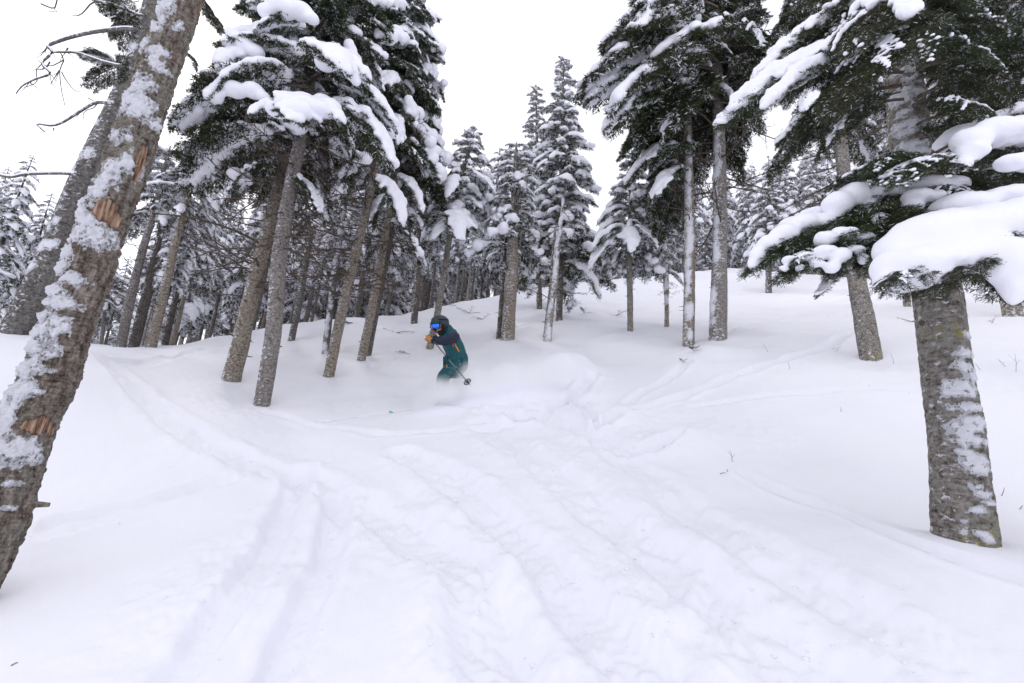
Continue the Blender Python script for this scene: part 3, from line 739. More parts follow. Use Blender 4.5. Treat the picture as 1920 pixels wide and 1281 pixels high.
# --- second leaning trunk behind it
b2 = pix(5, 668, 5.6); b2[2] = Hs(b2[0], b2[1])
tr2, t2 = near_tree('leaning_fir_tree', 'grey leaning trunk with bare crooked branches behind the thick one at the left edge', 'tree', b2,
    [(318, -110, 38), (292, 0, 43), (273, 60, 46), (253, 130, 50), (220, 212, 54), (176, 300, 58), (140, 380, 60), (98, 480, 61), (38, 600, 61), (12, 645, 63), (-12, 700, 66)], B_FLECK, 6.2, .03, 56, .012)
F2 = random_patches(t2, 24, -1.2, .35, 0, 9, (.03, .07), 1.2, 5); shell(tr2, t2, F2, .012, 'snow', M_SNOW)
def px_branch(tree, pts, d, r0, r1, base, snow=0, name='branch', jit=.0):
    P = np.array([pix(a / 2.67, b / 2.67, d + jit * k) for k, (a, b) in enumerate(pts)])
    A = Acc(); Pq, Rq, _ = resample(P, np.linspace(r0, r1, len(P)), .05) if len(P) > 2 else (P, np.array([r0, r1]), 0)
    tube(A, Pq, Rq, 7); o_ = obj(name, A.mesh(name, B_FLECK if snow else M_TWIG, off=tree.location), tree)
    if snow:
        A = Acc(); Ps = Pq + np.array([0, 0, 1.0]) * (Rq[:, None] * .7); tube(A, Ps[1:-1], (Rq[1:-1]) * snow, 7)
        obj('snow', A.mesh('snow', M_SNOW, off=tree.location), o_)
    return o_
M_BR2 = M_TWIG
px_branch(tr2, [(690, 150), (620, 145), (560, 150), (450, 165), (330, 195), (240, 232), (262, 262), (210, 320), (250, 368), (170, 400), (110, 432), (80, 470)], 5.7, .024, .005, b2, 1.0, jit=-.03)
px_branch(tr2, [(620, 335), (560, 322), (480, 298), (390, 266), (330, 262), (262, 262)], 5.6, .018, .008, b2, 1.0)
px_branch(tr2, [(340, 240), (330, 262), (300, 262), (320, 300), (300, 350), (306, 440), (325, 530)], 5.6, .009, .003, b2)
px_branch(tr2, [(250, 310), (225, 345), (180, 350), (185, 410), (120, 440)], 5.6, .008, .003, b2)
px_branch(tr2, [(308, 360), (330, 400), (370, 450), (400, 460)], 5.6, .006, .003, b2)
px_branch(tr2, [(320, 300), (260, 330), (215, 325), (190, 300)], 5.6, .006, .003, b2)
px_branch(tr2, [(730, 90), (690, 75), (620, 48), (550, 22), (470, 0), (400, -40)], 5.9, .020, .010, b2, 1.0)
px_branch(tr2, [(500, 10), (460, 15), (420, 60), (395, 78), (362, 80)], 5.9, .010, .004, b2)
px_branch(tr2, [(205, 20), (270, 42), (285, 0), (300, -60)], 5.9, .008, .006, b2)
px_branch(tr2, [(270, 42), (285, 60), (240, 55)], 5.9, .005, .003, b2)
px_branch(tr2, [(590, 515), (560, 518), (480, 515), (400, 560), (320, 610), (260, 630), (185, 622), (225, 662)], 5.6, .020, .006, b2, 1.0)
px_branch(tr2, [(490, 516), (470, 540), (420, 560), (420, 600)], 5.6, .006, .003, b2)
px_branch(tr2, [(440, 490), (480, 512)], 5.6, .006, .004, b2)
px_branch(tr2, [(400, 876), (330, 868), (250, 868), (130, 872), (60, 886), (0, 876), (-80, 860)], 5.6, .020, .012, b2, 1.25)
px_branch(tr2, [(270, 640), (268, 655)], 5.6, .006, .005, b2)
rg = random.Random(4)
for q in range(26):
    x0, y0 = rg.choice([(240, 232), (210, 320), (330, 262), (300, 350), (250, 368), (150, 410), (450, 165), (400, 560), (540, 150)]); dx, dy = rg.uniform(-60, 60), rg.uniform(10, 80)
    px_branch(tr2, [(x0, y0), (x0 + dx * .5 + rg.uniform(-10, 10), y0 + dy * .5), (x0 + dx, y0 + dy)], 5.6, .0042, .002, b2, 0, 'twig')
for a, b_, am, v in [((268, 40, 5.9), (190, 25, 5.9), .2, 0), ((268, 30, 5.9), (205, 70, 5.7), .2, 1), ((262, 20, 5.9), (225, 95, 5.8), .2, 2), ((255, 40, 6.0), (180, 5, 6.2), .2, 3), ((250, 100, 5.9), (225, 150, 5.8), .2, 1), ((240, 120, 5.9), (160, 165, 5.9), .2, 4), ((225, 125, 5.9), (150, 105, 5.8), .6, 5), ((225, 150, 5.9), (175, 175, 5.8), 0, 2),
                     ((360, 10, 4.6), (405, 55, 4.4), 0, 0), ((360, 0, 4.6), (400, 25, 4.6), 0, 1), ((345, 100, 4.8), (368, 135, 4.7), 0, 2), ((260, 0, 6), (215, 30, 6), .2, 3)]:
    bough_px(tr2, a, b_, 1, am, var=v, sy=1.2)

# --- big fir at the right edge
b3 = pix(1808, 1012, 2.75); b3[2] = Hs(b3[0], b3[1])
tr3, t3 = near_tree('fir_tree', 'thick lichen spotted fir trunk at the right edge under the heaviest snow pillows', 'tree', b3,
    [(1666, -130, 60), (1678, 0, 68), (1688, 100, 74), (1700, 200, 80), (1711, 300, 86), (1735, 430, 93), (1758, 560, 102), (1774, 700, 106), (1791, 800, 117), (1800, 900, 124), (1807, 985, 134), (1811, 1040, 142), (1816, 1110, 150)], B_FIR, 1.4, .011, 110, .0058)
P3 = [(1800, 668, 22, 10), (1803, 690, 26, 12), (1812, 705, 22, 10), (1798, 728, 28, 14), (1790, 742, 22, 8), (1808, 765, 24, 10), (1820, 790, 26, 12), (1808, 802, 34, 8), (1815, 828, 26, 9), (1800, 818, 16, 6), (1820, 860, 24, 14), (1826, 875, 20, 12), (1805, 852, 14, 6),
      (1824, 912, 10, 6), (1836, 922, 14, 8), (1845, 936, 18, 5), (1828, 950, 14, 7), (1835, 995, 14, 6), (1842, 1003, 12, 6), (1808, 975, 6, 4), (1754, 1006, 7, 6), (1803, 632, 12, 7), (1815, 740, 10, 6),
      (1700, 130, 14, 10), (1702, 150, 24, 8), (1712, 165, 16, 7), (1698, 190, 26, 10), (1690, 205, 18, 8), (1722, 188, 14, 6), (1706, 250, 28, 10), (1700, 262, 20, 10), (1738, 248, 14, 6), (1712, 285, 30, 8), (1725, 300, 20, 8), (1700, 225, 12, 6), (1695, 60, 18, 8), (1700, 85, 12, 6), (1740, 480, 20, 8)]
F3 = t3.field(P3, .60, 5.0, .05, 22) + .28 * fbm(t3.TH_ * 3, t3.S_ * 50, 6., 3)
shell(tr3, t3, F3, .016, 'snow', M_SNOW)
# knot
s0, th0, m = t3.locate(1738, 612); p, r = t3.at(s0); k = int(np.argmin(abs(t3.s - s0))); d = math.cos(th0) * t3.C[k] + math.sin(th0) * t3.S[k]
A = Acc(); tube(A, [p + d * (r - .03), p + d * (r + .012)], [.022, .014], 8); obj('knot', A.mesh('knot', M_TWIG, off=tr3.location), tr3)

# pillows of snow on the low boughs of the big fir
def pillow(tree, parts, thick, voxel, name='snow', smooth=7, parent=None):
    A = Acc()
    for px, py, d, r, rz in parts: blob(A, pix(px, py, d), (r, r, rz), 3)
    V_, Q_, T_ = remeshed(A, voxel, smooth)
    V_ = V_ + (.020 * fbm(V_[:, 0] * 5, V_[:, 1] * 5, V_[:, 2] * 5, 2) + .005 * fbm(V_[:, 0] * 24, V_[:, 1] * 24, V_[:, 2] * 24, 2))[:, None] * np.array([0, 0, 1.0])
    o_ = obj(name, mesh(name, V_ - np.array(tree.location), quads=Q_, tris=T_, mats=[M_SNOW]), tree if parent is None else tree)
    return o_
HB = [ # foot, tip, lod, snow, roll, width, droop scale, variant
    # lowest big bough toward the camera and right
    ((1750, 440, 2.6), (1690, 535, 2.05), 0, 0, .0, 1.1, .9, 0), ((1760, 440, 2.6), (1760, 545, 2.0), 0, 0, .1, 1.1, .9, 1), ((1780, 430, 2.6), (1840, 500, 2.0), 0, 0, .0, 1.1, .9, 2),
    ((1790, 430, 2.6), (1915, 560, 2.0), 0, 0, .0, 1.1, .9, 3), ((1770, 430, 2.6), (1880, 480, 2.1), 0, 0, .0, 1.3, .8, 0), ((1750, 430, 2.6), (1655, 520, 2.2), 0, 0, .0, .9, .8, 2), ((1800, 420, 2.6), (1980, 520, 2.0), 0, 0, 0, 1.2, .8, 1),
    # low boughs to the left
    ((1730, 430, 2.75), (1405, 505, 2.6), 0, 0, .0, 1.0, .9, 0), ((1725, 425, 2.75), (1470, 520, 2.45), 0, 0, .0, .9, .8, 3), ((1725, 415, 2.75), (1560, 500, 2.4), 0, 0, .0, 1, .8, 1), ((1650, 480, 2.6), (1530, 558, 2.5), 0, .6, .0, .8, .6, 1), ((1725, 405, 2.8), (1545, 420, 2.6), 0, 0, .0, 1.2, .8, 2),
    ((1725, 400, 2.8), (1620, 470, 2.5), 0, .2, 0, 1, .8, 3), ((1725, 395, 2.75), (1660, 450, 2.45), 0, .2, 0, 1, .8, 1),
    # right boughs
    ((1745, 300, 2.7), (1960, 300, 2.4), 0, 0, 0, 1.2, .8, 0), ((1745, 330, 2.7), (1930, 390, 2.4), 0, 0, 0, 1.2, .8, 2), ((1745, 310, 2.7), (1800, 320, 2.3), 0, .2, 0, 1.2, .8, 1), ((1750, 290, 2.8), (1990, 250, 2.9), 0, .6, 0, 1.2, .8, 3),
    ((1740, 340, 2.7), (1850, 420, 2.35), 0, .2, 0, 1.1, .8, 1), ((1745, 350, 2.75), (1960, 350, 2.6), 0, .2, 0, 1.1, .8, 3),
    # dusted ones across the stem
    ((1715, 330, 2.75), (1560, 345, 2.6), 0, .2, 0, 1.0, .8, 1), ((1715, 325, 2.7), (1620, 330, 2.3), 0, .2, 0, .9, .7, 2), ((1715, 320, 2.65), (1690, 350, 2.2), 0, .2, 0, .9, .7, 0),
    ((1700, 60, 2.9), (1640, 150, 2.5), 0, .2, 0, 1, .8, 1), ((1700, 50, 2.9), (1720, 130, 2.4), 0, .2, 0, 1.1, .8, 2),
    # upper left sprays
    ((1690, 100, 3.1), (1362, 215, 3.1), 0, .85, -.3, .8, 1, 0), ((1690, 20, 3.2), (1425, 135, 3.2), 0, .85, -.3, .8, 1, 1), ((1690, 130, 3.0), (1435, 200, 2.9), 0, .6, -.2, .9, 1, 2), ((1690, 160, 3.1), (1470, 290, 3.2), 0, .2, 0, 1, 1, 3),
    ((1680, 60, 3.2), (1480, 80, 3.2), 0, .2, 0, 1, 1, 0), ((1690, 190, 3.1), (1540, 290, 3.0), 0, .2, 0, 1, 1, 1), ((1680, -20, 3.2), (1480, 20, 3.4), 0, .2, 0, 1, 1, 2), ((1685, 120, 3.0), (1570, 210, 2.6), 0, 0, 0, 1, 1, 3),
    ((1680, 10, 3.0), (1610, 90, 2.6), 0, .2, 0, 1, 1, 3), ((1690, 0, 3.0), (1700, 40, 2.5), 0, .6, 0, 1, 1, 1), ((1690, 140, 3.1), (1500, 230, 3.1), 0, 0, 0, 1.1, 1, 1), ((1685, 90, 3.2), (1520, 150, 3.3), 0, 0, 0, 1.1, 1, 2), ((1680, 40, 3.2), (1560, 60, 3.0), 0, .2, 0, 1.1, 1, 0),
    ((1690, 170, 3.1), (1590, 250, 3.2), 0, 0, 0, 1.1, 1, 2), ((1680, -40, 3.2), (1580, 10, 3.0), 0, 0, 0, 1.1, 1, 3),
    # upper right, dark and dusted
    ((1715, 60, 2.9), (1900, 60, 2.6), 0, .2, 0, 1.1, 1, 0), ((1715, 100, 2.9), (1880, 130, 2.5), 0, .2, 0, 1.1, 1, 1), ((1720, 150, 2.9), (1900, 200, 2.6), 0, .2, 0, 1.1, 1, 2), ((1725, 200, 2.9), (1860, 230, 2.5), 0, .2, 0, 1.1, 1, 3),
    ((1710, 20, 2.9), (1840, 20, 2.5), 0, .2, 0, 1.1, 1, 2), ((1720, 130, 3.0), (1960, 110, 2.9), 0, 0, 0, 1.2, 1, 3), ((1720, 80, 3.0), (1960, 10, 2.9), 0, .2, 0, 1.2, 1, 1), ((1725, 180, 3.1), (1960, 170, 3.2), 0, .2, 0, 1.2, 1, 0), ((1725, 230, 3.1), (1900, 260, 3.2), 0, 0, 0, 1.2, 1, 1), ((1715, 0, 3.1), (1930, -60, 3.1), 0, .2, 0, 1.2, 1, 0),
    ((1715, 40, 3.1), (1880, 70, 3.3), 0, 0, 0, 1.2, 1, 1), ((1720, 110, 3.1), (1820, 170, 3.3), 0, 0, 0, 1.2, 1, 2), ((1720, -10, 3.1), (1800, 40, 2.7), 0, 0, 0, 1.2, 1, 3), ((1725, 260, 3.0), (1850, 270, 2.9), 0, .2, 0, 1.2, 1, 0), ((1740, 370, 2.7), (1900, 400, 2.6), 0, 0, 0, 1.2, 1, 0),
    # fringes under the pillows
    ((1735, 470, 2.3), (1665, 555, 2.1), 0, 0, 0, .9, .8, 0), ((1745, 480, 2.3), (1712, 562, 2.05), 0, 0, 0, .9, .8, 1), ((1760, 480, 2.3), (1765, 568, 2.05), 0, 0, 0, .9, .8, 2), ((1700, 480, 2.3), (1648, 530, 2.15), 0, 0, 0, .9, .8, 3), ((1820, 470, 2.3), (1870, 535, 2.05), 0, 0, 0, .9, .8, 1), ((1880, 500, 2.2), (1905, 575, 2.0), 0, 0, 0, .9, .8, 2), ((1800, 460, 2.3), (1825, 520, 2.1), 0, 0, 0, .9, .8, 0),
    ((1705, 500, 2.15), (1688, 538, 1.97), 0, .2, 0, .9, .7, 1), ((1740, 500, 2.12), (1738, 540, 1.95), 0, .2, 0, .9, .7, 2), ((1690, 510, 2.15), (1655, 545, 2.02), 0, .2, 0, .9, .7, 3), ((1770, 490, 2.15), (1785, 530, 1.96), 0, 0, 0, .9, .7, 0), ((1850, 480, 2.1), (1842, 522, 1.97), 0, 0, 0, .9, .7, 1),
    ((1520, 470, 2.5), (1490, 500, 2.36), 0, .2, 0, .9, .7, 1), ((1580, 480, 2.42), (1590, 515, 2.3), 0, .2, 0, .9, .7, 2), ((1640, 400, 2.55), (1650, 425, 2.4), 0, .2, 0, .9, .7, 0),
    ((1520, 440, 2.7), (1398, 515, 2.6), 0, 0, 0, .9, .8, 1), ((1540, 450, 2.6), (1480, 535, 2.45), 0, 0, 0, .9, .8, 2), ((1600, 450, 2.6), (1560, 525, 2.4), 0, 0, 0, .9, .8, 3), ((1640, 450, 2.6), (1620, 520, 2.4), 0, 0, 0, .9, .8, 0)]
for a, b_, lod, am, ro, sy, sz, v in HB: bough_px(tr3, a, b_, lod, am, ro, sy, sz, v)
def pil(lst, voxel=.014, smooth=9, k=1.0): pillow(tr3, [(a, b, c, d * k, e * k) for a, b, c, d, e in lst], 1, voxel, smooth=smooth)
# (photo x, y, distance, radius m, half height m)
pil([(1700, 470, 2.22, .13, .085), (1740, 450, 2.2, .16, .10), (1790, 440, 2.2, .17, .10), (1840, 430, 2.2, .17, .10), (1890, 425, 2.2, .16, .10), (1930, 430, 2.2, .17, .10), (1990, 440, 2.2, .2, .1), (1680, 500, 2.15, .10, .07), (1720, 500, 2.1, .12, .075), (1765, 490, 2.1, .12, .075), (1805, 480, 2.1, .11, .075),
     (1665, 525, 2.12, .06, .045), (1700, 528, 2.08, .065, .045), (1735, 522, 2.05, .06, .045), (1760, 520, 2.05, .055, .04), (1850, 465, 2.1, .10, .065), (1890, 480, 2.05, .10, .07), (1880, 510, 2.02, .06, .05), (1915, 500, 2.0, .09, .07), (1905, 535, 2.0, .06, .055), (1900, 552, 2.0, .035, .035), (1940, 520, 2.0, .1, .07), (1860, 505, 2.04, .04, .03), (1800, 395, 2.4, .14, .07), (1870, 385, 2.4, .16, .06)])
pil([(1420, 478, 2.6, .05, .055), (1412, 495, 2.6, .035, .05), (1440, 455, 2.6, .07, .05), (1470, 440, 2.6, .09, .055), (1505, 425, 2.62, .10, .055), (1540, 425, 2.62, .10, .055), (1485, 425, 2.68, .09, .045), (1520, 405, 2.7, .09, .045), (1570, 435, 2.6, .07, .04), (1545, 400, 2.7, .07, .04)], .011, 5, .84)
pil([(1550, 450, 2.45, .07, .035), (1585, 440, 2.45, .08, .04), (1615, 445, 2.45, .07, .035), (1545, 470, 2.4, .07, .03), (1510, 478, 2.42, .05, .025), (1480, 485, 2.45, .045, .022), (1575, 480, 2.38, .06, .055), (1560, 500, 2.36, .045, .04), (1605, 470, 2.4, .05, .035), (1620, 490, 2.4, .035, .03), (1500, 500, 2.42, .03, .022), (1470, 502, 2.45, .03, .02), (1530, 490, 2.4, .04, .03)], .009, 4, .84)
pil([(1570, 385, 2.6, .085, .075), (1600, 370, 2.62, .10, .075), (1565, 405, 2.6, .05, .045), (1635, 365, 2.62, .07, .05), (1625, 385, 2.6, .05, .035), (1670, 360, 2.65, .075, .045), (1700, 352, 2.65, .08, .045), (1740, 350, 2.6, .10, .05), (1780, 350, 2.6, .10, .045), (1720, 370, 2.5, .08, .04), (1745, 375, 2.5, .08, .04), (1710, 390, 2.5, .06, .03), (1765, 365, 2.55, .06, .035)], .010, 5, .88)
pil([(1820, 265, 2.4, .09, .06), (1860, 250, 2.42, .12, .06), (1905, 250, 2.42, .12, .065), (1950, 260, 2.42, .14, .06), (1815, 290, 2.38, .06, .05), (1805, 310, 2.36, .045, .035), (1830, 280, 2.36, .06, .04), (1895, 305, 2.3, .07, .04), (1935, 300, 2.3, .09, .045)], .010, 6, .92)

# ================================================================== NAMED TREES IN THE MIDDLE DISTANCE
R360 = lambda a, f=0: True
def facing(lo, hi): return lambda a, f=0: (lo <= a <= hi) if lo <= hi else (a >= lo or a <= hi)

# left clump
T, t = named_tree('fir_tree', 'stout brown trunk with scaly bark, leftmost of the clump left of the skier', 'tree', (435, 706, 7.9, 38), [(452, 640, 35), (470, 560, 32), (505, 420, 27), (540, 280, 22), (572, 130, 16), (590, 20, 12)], 1.2, B_MID, 11)
A435, t435 = T, t
grow_crown(T, t, s_at(t, 330), s_at(t, -60), 52, 1.4, 1.05, 1, (.65, .15, 'c'), (-.10, .2), facing(60, 300), 5, 1.2)
dead_boughs(T, t, s_at(t, 560), s_at(t, 200), 62, 1.4, 3)
T, t = named_tree('fir_tree', 'smooth grey curved trunk under a domed snow cap, nearest of the clump beside the skier', 'tree', (491, 756, 7.2, 33), [(503, 690, 33), (515, 600, 32), (524, 480, 31), (545, 350, 28), (567, 240, 24), (585, 130, 17), (600, 40, 12)], .8, B_GREY, 12)
T490, t490 = T, t
grow_crown(T, t, s_at(t, 215), s_at(t, -80), 44, 1.3, 1.1, 1, (.65, .15, 'c'), (-.05, .25), R360, 8, 1.15)
dead_boughs(T, t, s_at(t, 480), s_at(t, 210), 46, 1.2, 9)
for a, b_, v in [((565, 225, 7.3), (470, 215, 6.6), 0), ((568, 220, 7.2), (560, 235, 6.2), 1), ((570, 220, 7.2), (640, 232, 6.5), 2), ((575, 150, 7.5), (395, 190, 7.0), 3), ((580, 120, 7.5), (420, 90, 7.4), 4), ((585, 60, 7.6), (480, 60, 7.2), 5), ((575, 160, 7.5), (330, 245, 7.4), 0), ((585, 140, 7.5), (690, 150, 6.9), 2), ((590, 130, 7.5), (640, 130, 6.6), 3),
                 ((590, 200, 7.5), (735, 320, 7.3), 1), ((595, 150, 7.6), (740, 240, 7.6), 4), ((540, 220, 7.8), (335, 300, 7.8), 2), ((535, 250, 7.8), (350, 350, 7.9), 5)]:
    bough_px(T, a, b_, 1, 1.0, 0, 1.15, 1, v)
A = Acc()
for px, py, d, r, rz in [(520, 205, 6.5, .16, .10), (545, 200, 6.5, .20, .12), (575, 202, 6.5, .20, .11), (600, 208, 6.5, .17, .09), (560, 212, 6.3, .17, .08)]: blob(A, pix(px, py, d), (r, r, rz), 3)
V_, Q_, T_ = remeshed(A, .03, 8); obj('snow', mesh('snow', V_ - np.array(T.location), quads=Q_, tris=T_, mats=[M_SNOW]), T)
for cl in ([(500, 22, 7.2, .14, .10), (530, 15, 7.2, .2, .13), (565, 22, 7.2, .18, .10), (585, 35, 7.2, .12, .07)], [(440, 70, 7.4, .14, .11), (460, 85, 7.4, .16, .12), (480, 98, 7.4, .14, .1), (430, 60, 7.4, .08, .08)], [(400, 180, 7.0, .15, .09), (440, 168, 7.0, .17, .10), (475, 170, 7.0, .16, .10), (495, 182, 7.0, .1, .07)],
           [(610, 118, 6.9, .16, .10), (635, 112, 6.9, .18, .12), (660, 135, 6.9, .13, .12), (668, 152, 6.9, .08, .08)], [(345, 210, 7.4, .12, .10), (330, 225, 7.4, .12, .1), (370, 205, 7.4, .12, .09)]):
    A = Acc()
    for px, py, d, r, rz in cl: blob(A, pix(px, py, d), (r, r, rz), 2)
    V_, Q_, T_ = remeshed(A, .03, 8); obj('snow', mesh('snow', V_ - np.array(T.location), quads=Q_, tris=T_, mats=[M_SNOW]), T)
T, t = named_tree('fir_tree', 'slim brown leaning trunk midway between the curved grey one and the skier', 'tree', (617, 702, 9.3, 22), [(640, 590, 20), (668, 470, 19), (692, 370, 17), (716, 250, 14), (738, 120, 10)], 1.8, B_MID, 13)
grow_crown(T, t, s_at(t, 270), t.s[-1], 66, 1.5, .7, 1, (.62, .15, 'c'), (-.28, .1), R360, 15, 1.25)
dead_boughs(T, t, s_at(t, 560), s_at(t, 240), 56, 1.2, 12)
T, t = named_tree('fir_tree', 'slim snow flecked trunk just behind the slim brown one midway left of the skier', 'tree', (609, 666, 11, 14), [(618, 590, 13), (628, 510, 12), (640, 430, 10), (648, 380, 7)], .8, B_FLECK, 14)
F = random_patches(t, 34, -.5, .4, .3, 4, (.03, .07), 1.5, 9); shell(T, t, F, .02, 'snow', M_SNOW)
grow_crown(T, t, s_at(t, 470), t.s[-1], 16, .8, .5, 2, (.4, .3), (-.3, 0), R360, 25); dead_boughs(T, t, 1, t.s[-1], 12, .6, 2)
T, t = named_tree('fir_tree', 'dark brown trunk, left one of the close pair left of the skier', 'tree', (677, 676, 10.4, 17), [(697, 580, 17), (715, 480, 16), (733, 380, 14), (750, 280, 12), (762, 160, 8)], 2.2, B_MID, 15)
TCL = T
grow_crown(T, t, s_at(t, 320), t.s[-1], 66, 1.5, .6, 1, (.62, .15, 'c'), (-.3, .05), R360, 35, 1.25)
dead_boughs(T, t, s_at(t, 560), s_at(t, 300), 44, 1.2, 22)
T, t = named_tree('fir_tree', 'dark thin trunk, right one of the close pair left of the skier', 'tree', (690, 662, 11, 13), [(704, 590, 13), (720, 510, 12), (737, 420, 11), (748, 340, 8)], 1.0, B_DARK, 16)
grow_crown(T, t, s_at(t, 470), t.s[-1], 22, 1.0, .6, 2, (.4, .3), (-.3, 0), R360, 45); dead_boughs(T, t, 1.4, 4, 14, .7, 5)
T, t = named_tree('fir_tree', 'pale speckled thin trunk standing behind the curved grey one, right of it', 'tree', (546, 638, 12.3, 14), [(562, 560, 14), (577, 470, 12), (590, 400, 10), (600, 330, 8)], 1.0, B_FLECK, 17)
grow_crown(T, t, s_at(t, 440), t.s[-1], 26, 1.1, .5, 2, (.6, .3), (-.3, 0), R360, 55); dead_boughs(T, t, 1, 4, 18, .8, 6)
T, t = named_tree('spruce_tree', 'tall spruce whose dark right flank edges the open sky above the skier', 'tree', (777, 601, 16, 13), [(783, 520, 12), (785, 400, 11), (779, 250, 9), (772, 100, 7), (766, 0, 5)], 1.6, B_DARK, 18)
grow_crown(T, t, s_at(t, 400), t.s[-1], 150, 1.6, .7, 2, (.5, .25, 'c'), (-.42, -.1), R360, 65, 1.2, minL=.4); dead_boughs(T, t, 1.2, 4, 14, 1.0, 7)
T, t = named_tree('fir_tree', 'fir with big snow caps rising right behind the skier', 'tree', (806, 651, 11.9, 14), [(819, 595, 13), (830, 530, 12), (846, 430, 10), (866, 330, 7), (886, 262, 3)], .25, B_FIR, 19)
grow_crown(T, t, s_at(t, 420), t.s[-1], 64, 1.1, .3, 2, (.75, .15, 'c'), (-.22, .22), R360, 75, 1.2); dead_boughs(T, t, 1.5, 4, 12, .7, 8)
for a, b_, v in [((845, 420, 12), (812, 450, 11.4), 0), ((848, 400, 12), (865, 455, 11.2), 1), ((862, 340, 12.2), (835, 375, 11.4), 2), ((864, 330, 12.2), (925, 360, 11.8), 3)]: bough_px(T, a, b_, 2, 1.0, 0, 1.3, 1, v)
T, t = named_tree('dead_tree', 'thick tree with split brown bark just right of the skier, its low boughs snow capped', 'tree', (953, 629, 12.3, 26), [(956, 575, 25), (960, 500, 25), (963, 430, 20), (966, 350, 13), (968, 290, 7)], .4, B_MID, 20, amp=.03)
grow_crown(T, t, s_at(t, 470), t.s[-1], 60, 1.1, .35, 2, (.7, .15, 'c'), (-.22, .22), R360, 85, 1.2)
T, t = named_tree('fir_tree', 'thin dark trunk pressed against the left of the thick split one', 'tree', (935, 631, 12.6, 9), [(941, 560, 9), (946, 490, 8), (950, 420, 6)], .6, B_DARK, 21)
grow_crown(T, t, s_at(t, 500), t.s[-1], 14, .7, .4, 2, (.5, .3), (-.3, 0), R360, 95)
T, t = named_tree('spruce_tree', 'pointed snow dotted spruce, tallest tip against the open sky in the middle', 'tree', (1050, 575, 15.5, 13), [(1051, 480, 12), (1053, 350, 9), (1055, 220, 6), (1056, 112, 2)], .12, B_DARK, 22)
grow_crown(T, t, s_at(t, 500), t.s[-1] - .05, 170, 1.60, .24, 2, (.8, .1, 'c'), (-.18, .3), R360, 105, 1.1, minL=.14)
T, t = named_tree('spruce_tree', 'narrower spruce tip just left of the tallest one in the middle', 'tree', (1012, 570, 19, 11), [(1010, 430, 9), (1007, 280, 6), (1005, 165, 2)], .12, B_DARK, 23)
grow_crown(T, t, s_at(t, 500), t.s[-1] - .05, 130, 1.45, .22, 2, (.6, .2, 'c'), (-.18, .3), R360, 115, 1.1, minL=.14)
T, t = named_tree('dead_tree', 'snow plastered pale dead stem leaning right in the middle of the slope', 'tree', (1026, 642, 11.7, 15), [(1032, 590, 13), (1041, 520, 12), (1045, 460, 10), (1053, 410, 7), (1056, 372, 3)], .1, B_BIRCH, 24, amp=.016)
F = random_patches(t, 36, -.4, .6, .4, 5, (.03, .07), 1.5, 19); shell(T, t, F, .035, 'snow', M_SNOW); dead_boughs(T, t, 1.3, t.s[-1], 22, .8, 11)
T, t = named_tree('fir_tree', 'thin brown stem standing just left of the pale dead one', 'tree', (1021, 640, 12.0, 7), [(1028, 580, 7), (1034, 520, 6), (1040, 440, 5)], .2, B_MID, 26)
T, t = named_tree('fir_tree', 'small fir with thin stem and wide snow laden crown alone on the open slope', 'tree', (1182, 619, 12.3, 12), [(1181, 550, 11), (1180, 480, 10), (1181, 400, 7), (1184, 300, 3)], .15, B_FIR, 25)
grow_crown(T, t, s_at(t, 480), t.s[-1], 70, 1.15, .25, 2, (.9, .05, 'c'), (-.25, .2), R360, 125, 1.15)
for a, b_, v in [((1180, 450, 12.3), (1108, 505, 12), 0), ((1180, 430, 12.3), (1112, 470, 11.9), 1), ((1180, 440, 12.3), (1180, 478, 11.3), 2), ((1180, 430, 12.3), (1230, 460, 11.8), 3)]: bough_px(T, a, b_, 2, 1.0, 0, 1.3, 1, v)
T, t = named_tree('dead_tree', 'short thin stem with peeled pinkish foot and twiggy snowy top on the slope', 'tree', (1250, 611, 13, 9), [(1250, 565, 8), (1249, 530, 11), (1248, 480, 7), (1246, 420, 3)], .1, B_MID, 27)
F = random_patches(t, 26, -.2, .8, 1.0, 3, (.03, .07), 1.4, 29); shell(T, t, F, .03, 'snow', M_SNOW)
dead_boughs(T, t, 1.0, t.s[-1], 26, .5, 31); grow_crown(T, t, s_at(t, 520), t.s[-1], 18, .5, .3, 2, (.3, .4), (-.3, .2), R360, 135)

# lower snowy boughs round the left clump
for a, b_, v, am in [((690, 330, 9.6), (750, 420, 9.2), 0, 1.0), ((690, 300, 9.6), (640, 380, 9.3), 1, .7), ((730, 330, 10.5), (790, 400, 10.2), 2, 1.0), ((735, 360, 10.5), (700, 430, 10.2), 3, .6), ((530, 300, 8.0), (430, 380, 8.0), 4, .7), ((535, 330, 8.0), (600, 400, 7.8), 5, .6), ((590, 400, 12), (550, 460, 11.8), 0, .7), ((740, 420, 10.8), (780, 480, 10.6), 1, .7)]:
    bough_px(A435, a, b_, 1, am, 0, 1.0, 1, v) if a[2] < 9 else bough_px(TCL, a, b_, 1, am, 0, 1.0, 1, v)

